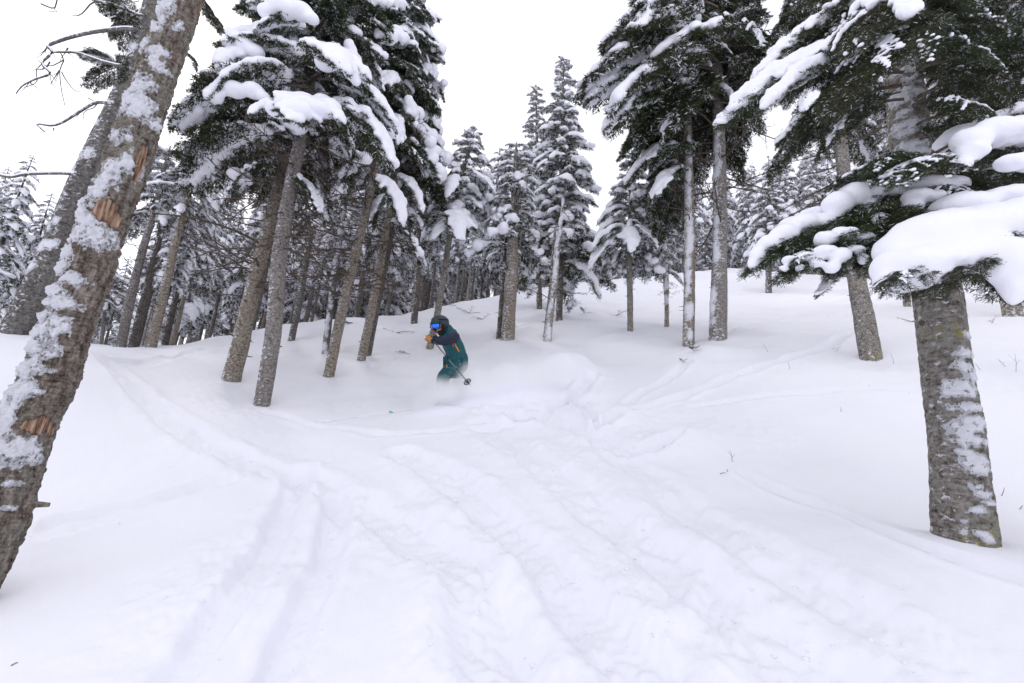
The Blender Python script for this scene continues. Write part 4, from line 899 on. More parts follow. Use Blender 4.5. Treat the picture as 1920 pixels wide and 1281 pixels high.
# right middle pair
T, t = named_tree('fir_tree', 'straight trunk with long snow stripe, left one of the tall pair right of centre', 'tree', (1291, 653, 10.3, 24), [(1292, 560, 22), (1293, 450, 21), (1291, 330, 19), (1288, 200, 15), (1285, 80, 12)], 2.6, B_MID, 28)
F = random_patches(t, 34, -.15, .25, .4, 5.2, (.03, .075), 2.0, 39); shell(T, t, F, .025, 'snow', M_SNOW)
grow_crown(T, t, s_at(t, 360), s_at(t, 220), 14, 1.2, 1.7, 1, (.08, .2), (-.5, -.3), facing(60, 235), 145, 1.1)
grow_crown(T, t, s_at(t, 220), t.s[-1], 60, 1.9, 1.0, 1, (.05, .2), (-.45, .0), facing(320, 225), 146, 1.2); dead_boughs(T, t, s_at(t, 420), s_at(t, 100), 30, 1.3, 13)
T, t = named_tree('fir_tree', 'tall grey trunk with snow along its left, right one of the tall pair', 'tree', (1346, 639, 10.2, 36), [(1348, 560, 33), (1350, 430, 28), (1349, 300, 25), (1345, 150, 22), (1340, 20, 19)], 3.0, B_GREY, 30)
T1345, t1345 = T, t
F = random_patches(t, 26, -.85, .3, .5, 5, (.04, .09), 1.9, 49); shell(T, t, F, .03, 'snow', M_SNOW)
grow_crown(T, t, s_at(t, 190), t.s[-1], 58, 2.0, 1.3, 1, (.06, .2), (-.42, .05), facing(35, 232), 155, 1.15); dead_boughs(T, t, s_at(t, 420), s_at(t, 60), 40, 1.5, 14)
grow_crown(T, t, s_at(t, 130), t.s[-1], 34, 1.5, 1.1, 1, (.05, .2), (-.3, .05), facing(-1, 70), 156, 1.1)
for a, b_, v, am in [((1345, 190, 10.4), (1435, 250, 10.2), 2, 0), ((1345, 120, 10.4), (1450, 150, 10), 4, .2), ((1345, 60, 10.8), (1440, 40, 11), 1, .2), ((1340, 60, 10.8), (1130, 90, 9.9), 0, .6), ((1340, 100, 10.8), (1092, 168, 10), 1, 1.0), ((1340, 140, 10.8), (1098, 195, 10.2), 2, .6), ((1340, 150, 10.8), (1150, 200, 9.6), 3, 1.0), ((1340, 180, 10.8), (1135, 250, 10.2), 4, .6), ((1340, 40, 10.8), (1170, 40, 10), 5, 1.0), ((1340, 0, 11), (1185, 0, 10.2), 0, .2),
                     ((1340, 120, 10.8), (1228, 125, 9.2), 1, .6), ((1340, 20, 11), (1200, 60, 9.6), 2, .6), ((1345, 60, 11), (1440, 90, 9.6), 5, .2)]:
    bough_px(T, a, b_, 1, am, 0, 1.1, 1, v)
# right side trunks
T, t = named_tree('fir_tree', 'leaning speckled trunk with yellow mossy foot under the long bough of the big fir', 'tree', (1632, 662, 7.6, 47), [(1621, 600, 43), (1604, 510, 37), (1590, 400, 31), (1575, 250, 25), (1562, 100, 18), (1552, 0, 14)], 1.6, B_FIR, 31)
grow_crown(T, t, s_at(t, 230), t.s[-1], 36, 1.3, .9, 1, (.06, .2), (-.35, .05), R360, 165, 1.1); dead_boughs(T, t, s_at(t, 420), s_at(t, 150), 30, 1.1, 15)
T, t = named_tree('fir_tree', 'trunk at the right frame edge seen below the hanging snow of the big fir', 'tree', (1900, 595, 9.8, 42), [(1888, 530, 39), (1868, 400, 33), (1845, 200, 24), (1830, 40, 17)], 1.6, B_MID, 32)
grow_crown(T, t, s_at(t, 330), t.s[-1], 56, 1.7, 1.1, 1, (.08, .25), (-.35, .05), R360, 175, 1.15); dead_boughs(T, t, s_at(t, 450), s_at(t, 150), 24, 1.2, 16)
T, t = named_tree('fir_tree', 'thin trunk peeping out left of the big fir trunk', 'tree', (1701, 576, 13, 16), [(1694, 500, 15), (1680, 380, 12), (1665, 200, 8)], 1.5, B_MID, 33)
grow_crown(T, t, s_at(t, 380), t.s[-1], 40, 1.4, .7, 2, (.3, .4), (-.3, .0), R360, 185)
T, t = named_tree('fir_tree', 'thin trunk far up the slope between the big fir and the right frame edge', 'tree', (1848, 533, 17, 13), [(1842, 460, 12), (1832, 350, 9), (1820, 200, 6)], 1.2, B_MID, 34)
grow_crown(T, t, s_at(t, 400), t.s[-1], 40, 1.4, .6, 2, (.4, .4), (-.3, .0), R360, 195)
T, t = named_tree('spruce_tree', 'small spruce caked white standing alone far up the slope right of the tall pair', 'tree', (1441, 548, 22, 13), [(1441, 480, 11), (1441, 400, 7), (1441, 305, 2)], .15, B_DARK, 35)
grow_crown(T, t, s_at(t, 470), t.s[-1], 90, 1.25, .2, 2, (.85, .1, 'c'), (-.22, .22), R360, 205, 1.2, minL=.2)
# left group by the leaning trunks
for nm, lb, base, ups, top, bk, sd, cr in [
    ('fir_tree', 'grey slanting trunk, left one of the slim group right of the big leaning trunks', (226, 651, 11, 22), [(243, 570, 20), (266, 475, 17), (290, 395, 13), (305, 330, 9)], .8, B_GREY, 41, (400, 20, 1.0)),
    ('fir_tree', 'dark slanting trunk between the grey and the pale brown slim ones', (252, 639, 12, 19), [(267, 575, 17), (284, 505, 15), (300, 440, 12), (315, 360, 8)], .8, B_DARK, 42, (430, 20, 1.1)),
    ('fir_tree', 'pale brown slanting trunk carrying one snow capped bough, right of the dark slim one', (283, 651, 10.6, 23), [(300, 580, 21), (323, 480, 17), (345, 395, 14), (355, 345, 9)], .5, B_MID, 43, (400, 18, .9)),
    ('fir_tree', 'dark thin trunk right of the pale brown slanting one', (313, 632, 13.5, 15), [(324, 580, 13), (338, 520, 11), (350, 450, 8)], .8, B_DARK, 44, (480, 20, 1.0)),
    ('fir_tree', 'thin stub of a trunk showing beside the thick leaning trunk', (189, 655, 13, 8), [(194, 610, 8), (200, 560, 7)], .8, B_GREY, 45, (590, 16, .9))]:
    T, t = named_tree(nm, lb, 'tree', base, ups, top, bk, sd)
    grow_crown(T, t, s_at(t, cr[0]), t.s[-1], cr[1], cr[2], .5, 2, (.5, .3), (-.3, .05), R360, sd * 7); dead_boughs(T, t, 1.3, t.s[-1], 16, .9, sd)

# ================================================================== THE WOOD BEHIND
def crown_arrays(seed, Ht, c0, n, Lm, shape=.8):
    rg = random.Random(seed); F = Acc(); S = Acc(); a = 0; FM = []
    for k in range(n):
        f = (k + rg.random()) / n; z = Ht * (c0 + (.985 - c0) * f); a += 2.39996 + rg.uniform(-.3, .3)
        L = (Lm * (1 - f) ** shape + .14) * rg.uniform(.7, 1.15) * min(1, .55 + f * 4)
        e = LOD[3][rg.randrange(4)]; M = np.array(frame_mat((0, 0, z), a, -.38 + .5 * f + rg.uniform(-.15, .15), rg.uniform(-.2, .2), L, rg.uniform(.9, 1.25), 1.15))
        V_, Q_, T_ = e['arr']; F.add(V_ @ M[:3, :3].T + M[:3, 3], Q_, T_); FM.append(e['mi'])
        u = rg.random()
        if u < .96:
            V_, Q_, T_ = e['pads_arr'][1.0 if u < .42 else (.7 if u < .72 else .6)]; S.add(V_ @ M[:3, :3].T + M[:3, 3], Q_, T_)
    D = Acc()
    for k in range(26):
        z = Ht * rg.uniform(.10, c0 + .12); V_, Q_, T_ = DC[rg.randrange(3)]; M = np.array(frame_mat((0, 0, z), rg.uniform(0, 6.3), rg.uniform(-.4, .25), rg.uniform(0, 6), rg.uniform(.5, 1.2)))
        D.add(V_ @ M[:3, :3].T + M[:3, 3], Q_, T_)
    A = Acc(); zz = np.linspace(-.6, Ht * .985, 14); tube(A, np.stack([.03 * np.sin(zz + seed), .03 * np.cos(zz * 1.3 + seed), zz], -1), .115 * (1 - np.clip(zz / Ht, 0, 1)) ** .8 + .008, 9)
    V_, Q_, T_ = F.arr(); fm = mesh('crown', V_, quads=Q_, tris=T_, smooth=False, mats=NM, mi=np.concatenate(FM))
    return fm, S.mesh('snow', M_SNOW), D.mesh('dead_branches', M_TWIG, False), [A.mesh('trunk', b) for b in (B_MID, B_DARK, B_FLECK)]
DC = [dead_arrays(s, 3, False, 7) for s in (31, 32, 33)]
CR = [crown_arrays(1, 9, .42, 64, 1.25), crown_arrays(2, 9, .26, 80, 1.45), crown_arrays(3, 9, .52, 54, 1.2, .6), crown_arrays(4, 9, .16, 88, 1.5), crown_arrays(5, 9, .36, 70, 1.1), crown_arrays(6, 9, .46, 60, 1.4, .7)]
SKY_X = [-400, 0, 100, 150, 200, 310, 450, 600, 800, 850, 940, 1000, 1060, 1130, 1170, 1200, 1300, 1420, 1560, 1700, 1920, 2400]
SKY_Y = [300, 325, 350, 440, 390, 270, 250, 260, 270, 262, 262, 300, 350, 425, 400, 330, 290, 285, 265, 250, 220, 200]
ZONES = [(-75, -36.5, 'spruces at the far left edge', 'snowy spruce in the wood at the far left edge behind the leaning trunks', 34),
         (-36.5, -14, 'spruces behind the left clump', 'snow covered spruce in the dense wood behind the clump left of the skier', 84),
         (-14, 4, 'spruces beyond the crest behind the skier', 'slender snowy spruce of the close ranks beyond the crest above the skier', 52),
         (4, 17, 'spruces beyond the crest in the middle', 'snowy spruce beyond the crest between the tallest spruce and the tall pair', 34),
         (17, 34, 'spruces up the slope on the right', 'snow caked spruce in the wood above the slope right of the tall pair', 62),
         (34, 70, 'spruces behind the big fir', 'snowy spruce in the wood behind the big fir at the right edge', 28)]
WHERE = [(30, 'left of the two big leaning trunks'), (210, 'behind the two big leaning trunks'), (330, 'behind the slim slanting trunks'), (440, 'left of the stout brown trunk'), (600, 'behind the curved grey trunk'), (760, 'behind the close pair of trunks'),
         (930, 'right above the skier'), (1060, 'behind the thick split trunk'), (1180, 'left of the lone small fir'), (1300, 'behind the short peeled stem'), (1420, 'behind the tall pair of trunks'),
         (1640, 'behind the big fir\'s long left bough'), (1800, 'straight behind the big fir trunk'), (9999, 'at the right edge behind the big fir')]
def bg_tree(x, y, ht, v, label, group, yaw, bk=0):
    z = Hs(x, y); pb_ = np.array([x, y, z]); qx_ = 960 + FPX * (pb_ @ R_) / (pb_ @ F_); near_ = math.hypot(x, y) < float(np.interp(math.atan2(x, y), _TH, _RC)) + 7
    wh = next(q for m_, q in WHERE if qx_ < m_); label = ('snowy spruce at the front of the wood ' if near_ else 'paler spruce deep in the wood ') + wh
    group = ('front spruces ' if near_ else 'deeper spruces ') + wh; r = empty('spruce_tree', (x, y, z)); tag(r, label, 'tree', group); s = ht / 9.0
    k = .85 if s > 1.15 else 1.0
    r.scale = (s * k, s * k, s); r.rotation_euler = (random.uniform(-.02, .02), random.uniform(-.02, .02), yaw)
    c, sn, dd, tk = CR[v]
    for nm, me in (('trunk', tk[bk]), ('crown', c), ('snow', sn), ('dead_branches', dd)):
        o_ = bpy.data.objects.new(nm, me); COL.objects.link(o_); o_.parent = r
        if nm == 'dead_branches': o_['kind'] = 'stuff'
pts = []; rg = random.Random(77)
for a0, a1, grp, lab, cnt in ZONES:
    made = 0; tries = 0
    while made < cnt and tries < 6000:
        tries += 1; a = math.radians(rg.uniform(a0, a1)); rc = float(np.interp(a, _TH, _RC)); u = rg.random()
        r = rc + .6 + 26 * u ** 1.25; x, y = r * math.sin(a), r * math.cos(a)
        dmin = 1.15 + .035 * r
        if any((x - p[0]) ** 2 + (y - p[1]) ** 2 < dmin ** 2 for p in pts): continue
        zb = float(base_h(np.array([x]), np.array([y]))[0]); pb = np.array([x, y, zb]); dpt = pb @ F_
        # height so that the tip meets the line of tree tops seen in the photo, or stays below it
        qx = 960 + FPX * (pb @ R_) / dpt; sy = float(np.interp(qx, SKY_X, SKY_Y)) + rg.uniform(0, 1) ** 2 * 150
        tp = plane_point(qx + (640 - sy) * -.05, sy, pb); ht = min(max(tp[2] - zb, 3.2), 15)
        v = rg.randrange(6) if r > rc + 5 else rg.choice([0, 1, 2, 4, 5])
        if -14 < math.degrees(a) < 4: v = rg.choice([0, 2, 5, 2])
        bg_tree(x, y, ht, v, lab, grp, rg.uniform(0, 6.3), rg.choice([0, 1, 2])); pts.append((x, y)); made += 1
for px, dd, sy, v in ((-60, 8.6, 250, 1), (42, 9.8, 330, 3), (85, 12.0, 390, 4), (120, 14.5, 420, 1), (150, 17, 455, 0), (10, 13, 330, 1)):
    pb = pix(px, 640, dd); pb[2] = float(base_h(pb[:1], pb[1:2])[0]); ht = plane_point(px + 18, sy, pb)[2] - pb[2]
    bg_tree(pb[0], pb[1], ht, v, ZONES[0][3], ZONES[0][2], rg.uniform(0, 6.3), 1)
# outer ranks closing the wood
far = []
for k in range(44):
    a = math.radians(-56 + 112 * (k + rg.random() * .7) / 44); r = rg.uniform(45, 62); x, y = r * math.sin(a), r * math.cos(a)
    zb = float(base_h(np.array([x]), np.array([y]))[0]); pb = np.array([x, y, zb]); qx = 960 + FPX * (pb @ R_) / (pb @ F_); sy = float(np.interp(qx, SKY_X, SKY_Y)) + rg.uniform(30, 120)
    ht = min(max(plane_point(qx, sy, pb)[2] - zb, 5), 22)
    bg_tree(x, y, ht, rg.choice([1, 3, 4]), 'distant spruce of the farthest rank glimpsed between the nearer trees', 'farthest rank of spruces', rg.uniform(0, 6.3), rg.choice([0, 1]))

# crumbs of snow thrown out along the tracks
rgc = np.random.default_rng(17); A = Acc(); V0, F0 = ico(1); PP = []
for Qt, hw, dp, ro in TRACKS:
    if ro < .35: continue
    Ls = np.linalg.norm(np.diff(Qt, axis=0), axis=1).sum(); n_ = int(Ls * 34 * ro)
    k = rgc.uniform(0, len(Qt) - 1.001, n_); i_ = k.astype(int); p_ = Qt[i_] + (Qt[i_ + 1] - Qt[i_]) * (k - i_)[:, None] + rgc.normal(size=(n_, 2)) * hw * 1.25; PP.append(p_)
PP = np.concatenate(PP); zz = H(PP[:, 0], PP[:, 1]); sz = .003 + .010 * rgc.random(len(PP)) ** 3
jit = 1 + .28 * rgc.normal(size=(len(PP), len(V0), 1)); VV = V0[None] * jit * sz[:, None, None] * np.array([1, 1, .75]) + np.stack([PP[:, 0], PP[:, 1], zz + sz * .25], -1)[:, None]
A.add(VV.reshape(-1, 3), None, (F0[None] + (np.arange(len(PP)) * len(V0))[:, None, None]).reshape(-1, 3))
tag(obj('snow_crumbs', A.mesh('snow_crumbs', M_SNOW, False)), 'little crumbs and clods of snow scattered along the ski tracks', 'snow crumbs', kind='stuff')

# ================================================================== TWIGS AND DEBRIS IN THE SNOW
def ground_twig(px, py, hpx, lean, label, forks=1, th=.0022):
    p = ground_pt(px, py, True); d = (p - CAM) @ F_; h = hpx * d / FPX; A = Acc()
    top = p + np.array([lean * h, 0, h]); mid = (p + top) / 2 + np.array([.05 * h, 0, 0])
    tube(A, [p - [0, 0, .05], p, mid, top], [th, th, th * .8, th * .5], 5)
    for k in range(forks):
        q = p + (top - p) * (.35 + .25 * k); e = q + np.array([(-1) ** k * .3 * h, 0, .35 * h]); tube(A, [q, e], [th * .6, th * .35], 4)
    o_ = obj('twig', A.mesh('twig', M_TWIG, off=p)); o_.location = Vector(p); tag(o_, label, 'twig')
for a in [(1480, 692, 14, -.1, 'short upright twig in the open snow left of the mossy footed trunk'), (1676, 682, 20, -.2, 'upright twig poking out just right of the mossy footed trunk'), (1644, 680, 12, -.3, 'tiny leaning twig at the foot of the mossy footed trunk'), (1577, 772, 9, 0, 'tiny twig alone in the snow below the mossy footed trunk'),
          (1373, 866, 20, -.15, 'forked upright twig in the middle of the lower right slope'), (1905, 698, 36, .1, 'tall forked twig at the right frame edge'), (1885, 688, 14, -.8, 'low leaning twig left of the tall forked twig'), (1878, 930, 16, .5, 'small crooked twig right of the big fir trunk'), (1912, 955, 8, .9, 'short bent twig at the right frame edge level with the fir foot'),
          (1838, 694, 12, -.7, 'thin arched twig close behind the big fir trunk'), (1440, 660, 16, -.6, 'thin slanting twig in the slope right of the tall pair'), (560, 1, 1, 0, '')]:
    if a[4]: ground_twig(*a, forks=2 if 'forked' in a[4] else 0)
for px, py, l, az, lab in [(1350, 890, .05, .1, 'thin straw like twig lying flat in the lower right slope'), (1364, 885, .05, 1.2, 'tiny twig crossing beside the flat straw like one'), (20, 1250, .03, .7, 'little twig in the bottom left corner')]:
    p = ground_pt(px, py, True); A = Acc(); tube(A, [p + [0, 0, .004], p + np.array([math.cos(az), math.sin(az), .25]) * l * .5 + [0, 0, .01], p + np.array([math.cos(az), math.sin(az), .3]) * l], [.0025, .002, .0012], 4)
    o_ = obj('twig', A.mesh('twig', M_TWIG, off=p)); o_.location = Vector(p); tag(o_, lab, 'twig')
def sprig(px, py, s, am, label, n=3, dead=2, seed=1):
    p = ground_pt(px, py, True); T_ = empty('fallen_branch', p); tag(T_, label, 'branch'); rg_ = random.Random(seed)
    for k in range(n): bough(T_, p + np.array([0, 0, .03]), rg_.uniform(0, 6.3), rg_.uniform(.15, .9), s * rg_.uniform(.6, 1), 2, am, 0, 1, .6)
    for k in range(dead): place(T_, T_.location, DEAD[rg_.randrange(6)], 'dead_branch', frame_mat(p + np.array([0, 0, .02]), rg_.uniform(0, 6.3), .1, 0, s * 1.2))
sprig(1300, 660, .22, .6, 'green sprig with snow at the foot of the left one of the tall pair', 4, 1, 2)
sprig(1280, 682, .16, .6, 'small sprig half buried below the tall pair', 3, 1, 3)
sprig(1158, 592, .45, .6, 'dark fallen branch in the shaded hollow under the small lone fir', 2, 4, 4)
sprig(1095, 588, .3, .6, 'broken twigs under snow left of the shaded hollow', 1, 3, 5)
sprig(1075, 570, .3, 1.0, 'low snowy bits of branch on the crest right of the pale dead stem', 1, 3, 6)
sprig(1045, 583, .35, .6, 'scattered broken twigs right behind the pale dead stem', 0, 4, 7)
sprig(745, 625, .45, .6, 'bare snowy brush in the slope left of the skier', 0, 6, 8)
sprig(762, 664, .28, 0, 'small dark twigs lying left of the skier below the brush', 1, 2, 9)
sprig(880, 588, .45, .6, 'long thin broken branch lying above the skier', 0, 4, 10)
sprig(905, 600, .4, .6, 'dark broken branch lying above and right of the skier', 0, 4, 11)
sprig(1720, 605, .3, .6, 'small snowy twigs lying left of the big fir trunk', 0, 3, 12)
sprig(1570, 660, .12, .6, 'tiny sprig left of the mossy foot', 1, 2, 13)
sprig(1862, 607, .2, 0, 'small dark twigs right of the big fir trunk', 0, 2, 14)
sprig(590, 600, .55, 1.0, 'snow buried little fir bush behind the slim trunks left of the skier', 9, 2, 15)
sprig(655, 608, .4, .6, 'green low fir tuft in the snow left of the close pair', 4, 1, 16)

# ================================================================== THE SKIER
def simple(name, col, rough=.6, metal=0.0, sheen=0, bumpy=0):
    def f(t, b):
        v = objco(t); n = noise(t, v, 18, 3)
        t.links.new(mixc(t, n, tuple(c * .82 for c in col), tuple(min(1, c * 1.12) for c in col)), b.inputs['Base Color'])
        b.inputs['Metallic'].default_value = metal
        if bumpy: bump(t, b, noise(t, v, bumpy, 3), .5, .01)
    m = mat(name, f, rough); m.node_tree.nodes['Principled BSDF'].inputs['Roughness'].default_value = rough; return m
M_TEAL = simple('teal_shell_cloth', (.009, .082, .098), .55, bumpy=22); M_NAVY = simple('navy_cloth', (.018, .022, .045), .6, bumpy=24)
M_HELM = simple('helmet_plastic', (.030, .050, .055), .42); M_BLK = simple('black_rubber', (.012, .012, .014), .55); M_ORG = simple('orange_trim', (.75, .24, .03), .5)
M_TAN = simple('tan_leather', (.50, .24, .07), .6); M_GRYG = simple('grey_glove_cloth', (.10, .12, .13), .7); M_SKIN = simple('skin', (.55, .28, .20), .5); M_METAL = simple('pole_metal', (.16, .165, .18), .35, .4)
M_RED = simple('red_trim', (.65, .10, .05), .5)
def _lens(t, b):
    v = objco(t); t.links.new(ramp(t, noise(t, v, 9, 1), [(.3, (.16, .05, .65)), (.5, (.03, .16, .95)), (.7, (.10, .5, 1.0))]), b.inputs['Base Color']); b.inputs['Metallic'].default_value = .85
M_LENS = mat('mirror_lens', _lens, .12); M_LENS.node_tree.nodes['Principled BSDF'].inputs['Roughness'].default_value = .12
def skinned(name, V_, E, Rd, material, parent, root=0, sub=2, cloth=0.0, off=None):
    me = bpy.data.meshes.new(name); off = np.array(person.location if off is None else off)
    me.from_pydata([tuple(np.array(v) - off) for v in V_], E, []); o_ = bpy.data.objects.new(name, me); COL.objects.link(o_)
    o_.modifiers.new('s', 'SKIN'); sv = me.skin_vertices[0].data
    for i_, r in enumerate(Rd): sv[i_].radius = (r, r) if np.isscalar(r) else r
    for i_ in range(len(Rd)): sv[i_].use_root = (i_ == root)
    m = o_.modifiers.new('u', 'SUBSURF'); m.levels = sub; m.render_levels = sub
    dg = bpy.context.evaluated_depsgraph_get(); new = bpy.data.meshes.new_from_object(o_.evaluated_get(dg)); bpy.data.objects.remove(o_); new.name = name
    co = np.empty(len(new.vertices) * 3); new.vertices.foreach_get('co', co); co = co.reshape(-1, 3)
    if cloth:
        nn = np.empty(len(new.vertices) * 3); new.vertices.foreach_get('normal', nn); nn = nn.reshape(-1, 3)
        co = co + nn * (cloth * fbm(co[:, 0] * 7, co[:, 1] * 7, co[:, 2] * 9, 2))[:, None]; new.vertices.foreach_set('co', co.ravel())
    new.polygons.foreach_set('use_smooth', np.ones(len(new.polygons), bool)); new.materials.clear(); new.materials.append(material); new.update()
    o2 = bpy.data.objects.new(name, new); COL.objects.link(o2); o2.parent = parent
    return o2
J = dict(pel=(856, 684, 7.35), low=(857, 672, 7.34), mid=(853, 655, 7.33), che=(845, 638, 7.32), nec=(836, 624, 7.30), hd0=(829, 617, 7.26), hd1=(824, 609, 7.24),
         ls=(852, 632, 7.13), le=(833, 641, 6.92), lw=(815, 635, 6.98), lh=(808, 634, 7.0), rs=(840, 629, 7.50), re=(822, 641, 7.52), rw=(809, 637, 7.30), rh=(803, 636, 7.25),
         lhip=(851, 689, 7.23), rhip=(851, 688, 7.46), lk=(829, 708, 6.98), rk=(826, 712, 7.32), la=(838, 748, 7.08), ra=(835, 752, 7.42), lf=(820, 756, 7.02), rf=(817, 760, 7.36))
J = {k: pix(*v) for k, v in J.items()}
foot = (J['la'] + J['ra']) / 2; gz = Hs(foot[0], foot[1])
person = empty('person', (foot[0], foot[1], gz)); tag(person, 'crouching skier in teal jacket, dark helmet and blue goggles holding a pole forward', 'person')
face = -R_ * .66 - F_ * .74 - np.array([0, 0, .12]); face /= np.linalg.norm(face)
hc = J['hd1']; nose = hc + face * .115 - np.array([0, 0, .035])
names = ['pel', 'mid', 'che', 'nec', 'hd0', 'hd1', 'ls', 'le', 'lw', 'lh', 'rs', 're', 'rw', 'rh', 'lhip', 'lk', 'la', 'lf', 'rhip', 'rk', 'ra', 'rf']
ix = {n: i_ for i_, n in enumerate(names)}
E = [('pel', 'mid'), ('mid', 'che'), ('che', 'nec'), ('nec', 'hd0'), ('hd0', 'hd1'), ('che', 'ls'), ('ls', 'le'), ('le', 'lw'), ('lw', 'lh'), ('che', 'rs'), ('rs', 're'), ('re', 'rw'), ('rw', 'rh'), ('pel', 'lhip'), ('lhip', 'lk'), ('lk', 'la'), ('la', 'lf'), ('pel', 'rhip'), ('rhip', 'rk'), ('rk', 'ra'), ('ra', 'rf')]
rad = dict(pel=.12, mid=.11, che=.12, nec=.055, hd0=.075, hd1=.085, ls=.05, le=.038, lw=.028, lh=.03, rs=.05, re=.038, rw=.028, rh=.03, lhip=.085, lk=.055, la=.04, lf=.035, rhip=.085, rk=.055, ra=.04, rf=.035)
V_ = [J[n] for n in names] + [nose]; Ee = [(ix[a], ix[b]) for a, b in E] + [(ix['hd1'], len(names))]
body = skinned('body', V_, Ee, [rad[n] for n in names] + [.014], M_SKIN, person)
def lathe_cloth(name, pts_, mat_, parent, vox=.018, sm_=6, cl=.010):
    """cloth over a chain of rounded sections: (point, half width across, half depth)"""
    A_ = Acc()
    for (a, ra, da), (b, rb, db) in zip(pts_[:-1], pts_[1:]):
        for f_ in np.linspace(0, 1, 7):
            p_ = a + (b - a) * f_; rr_ = ra + (rb - ra) * f_; dd_ = da + (db - da) * f_; ax = (b - a) / (np.linalg.norm(b - a) + 1e-9)
            X_ = np.cross(ax, F_); X_ /= np.linalg.norm(X_); Y_ = np.cross(ax, X_); blob(A_, p_, (rr_, dd_, min(rr_, dd_) * .5), 2, np.stack([X_, Y_, ax], 1))
    co_, q_, t_ = remeshed(A_, vox, sm_); co_ = co_ + (cl * fbm(co_[:, 0] * 9, co_[:, 1] * 9, co_[:, 2] * 11, 3))[:, None] * (co_ - co_.mean(0)) * 6 * np.array([1, 1, .3])
    return obj(name, mesh(name, co_ - np.array(person.location), quads=q_, tris=t_, mats=[mat_]), parent)
sp = lambda k, dx=0, dy=0: J[k] + R_ * dx * .0076 + U_ * dy * .0076
jacket = lathe_cloth('jacket', [(sp('pel', 2, 2), .158, .175), (sp('low', 1), .155, .17), (sp('mid', 0), .148, .175), (sp('che', 0), .145, .20), (sp('che', -2, 9), .125, .20), (sp('nec', 4, 0), .085, .11), (sp('nec', -1, 4), .07, .075)], M_TEAL, person)
for s_ in 'lr':
    sh, el, wr = J[s_ + 's'], J[s_ + 'e'], J[s_ + 'w']
    skinned('sleeve', [sh + (J['che'] - sh) * .12, sh, (sh + el) / 2, el, (el + wr) / 2, wr], [(0, 1), (1, 2), (2, 3), (3, 4), (4, 5)], [.085, .088, .076, .066, .058, .048], M_NAVY, jacket, cloth=.010)
    jacket.children[-1].location = (0, 0, 0)
bk = -np.array([face[0], face[1], 0]); bk /= np.linalg.norm(bk)
lathe_cloth('hood', [(sp('nec', 3, -1), .10, .115), (J['nec'] + bk * .045 + U_ * .045, .098, .105), (J['hd0'] + bk * .06 + U_ * .0, .085, .09)], M_TEAL, jacket, cl=.012)
hem = lathe_cloth('hem', [(sp('pel', 2, 3), .163, .18), (sp('pel', 1, -5), .158, .17)], M_NAVY, jacket, cl=.006)
skinned('trousers', [J['pel'] - U_ * .02, J['lhip'], (J['lhip'] + J['lk']) / 2, J['lk'], (J['lk'] + J['la']) / 2, J['la'], J['rhip'], (J['rhip'] + J['rk']) / 2, J['rk'], (J['rk'] + J['ra']) / 2, J['ra']],
        [(0, 1), (1, 2), (2, 3), (3, 4), (4, 5), (0, 6), (6, 7), (7, 8), (8, 9), (9, 10)], [.150, .118, .105, .092, .085, .08, .118, .105, .092, .085, .08], M_TEAL, person, cloth=.012)
for s_ in 'lr':
    a, f_ = J[s_ + 'a'], J[s_ + 'f']
    skinned('boot', [a + np.array([0, 0, .12]), a, a * .8 + f_ * .2 - np.array([0, 0, .05]), f_ - np.array([0, 0, .05]), f_ + (f_ - a) * .5 - np.array([0, 0, .06])], [(0, 1), (1, 2), (2, 3), (3, 4)], [.075, .07, .065, .055, .045], M_BLK, person)
skinned('neck_gaiter', [J['nec'], J['hd0'] + face * .03 - np.array([0, 0, .03]), J['hd0'] + face * .055 - np.array([0, 0, .02])], [(0, 1), (1, 2)], [.075, .07, .05], M_BLK, person)
# helmet: an open shell with brim and vents
hx = np.cross(face, [0, 0, 1]); hx /= np.linalg.norm(hx); hz = np.cross(hx, face)
def headpt(a, b, r): return hc + (face * math.cos(b) * math.cos(a) + hx * math.cos(b) * math.sin(a) + hz * math.sin(b)) * r
A = Acc(); na, nb = 36, 18; grid = []
for i_ in range(nb):
    row = []
    for j_ in range(na):
        a = j_ * 2 * math.pi / na; lo = -.05 + .0 if abs(((a + math.pi) % (2 * math.pi)) - math.pi) < .9 else -.62; lo = .16 if math.cos(a) > .55 else (-.55 if math.cos(a) < .1 else .16 - .71 * (.55 - math.cos(a)) / .45)
        b = lo + (math.pi / 2 - lo) * i_ / (nb - 1)
        r = .130 + .006 * math.cos(a * 2) * math.cos(b) + (.004 if 5 < i_ < 9 else 0); row.append(headpt(a, b, r) + hz * .012 - face * .012 * math.cos(b))
    grid.append(row)
G = np.array(grid); Gi = hc + (G - hc) * .9; nV = na * nb
i_, j_ = np.meshgrid(np.arange(nb - 1), np.arange(na), indexing='ij'); k2 = (j_ + 1) % na
Qo = np.stack([i_ * na + j_, i_ * na + k2, (i_ + 1) * na + k2, (i_ + 1) * na + j_], -1).reshape(-1, 4); jj = np.arange(na); j3 = (jj + 1) % na
A.add(np.concatenate([G.reshape(-1, 3), Gi.reshape(-1, 3)]), np.concatenate([Qo, Qo[:, ::-1] + nV, np.stack([jj, nV + jj, nV + j3, j3], -1)]))
helm = obj('helmet', A.mesh('helmet', M_HELM, off=person.location), person)
for a in (-1.0, -.5, .5, 1.0, 2.2, -2.2):
    A = Acc(); tube(A, [headpt(a, .75, .129), headpt(a, 1.0, .131)], [.008, .006], 8); obj('vent', A.mesh('vent', M_BLK, off=person.location), helm)
A = Acc(); tube(A, [headpt(a, .17 - .05 * abs(a), .128) + hz * .012 for a in np.linspace(-.95, .95, 12)], .007, 6); obj('brim', A.mesh('brim', M_HELM, off=person.location), helm)
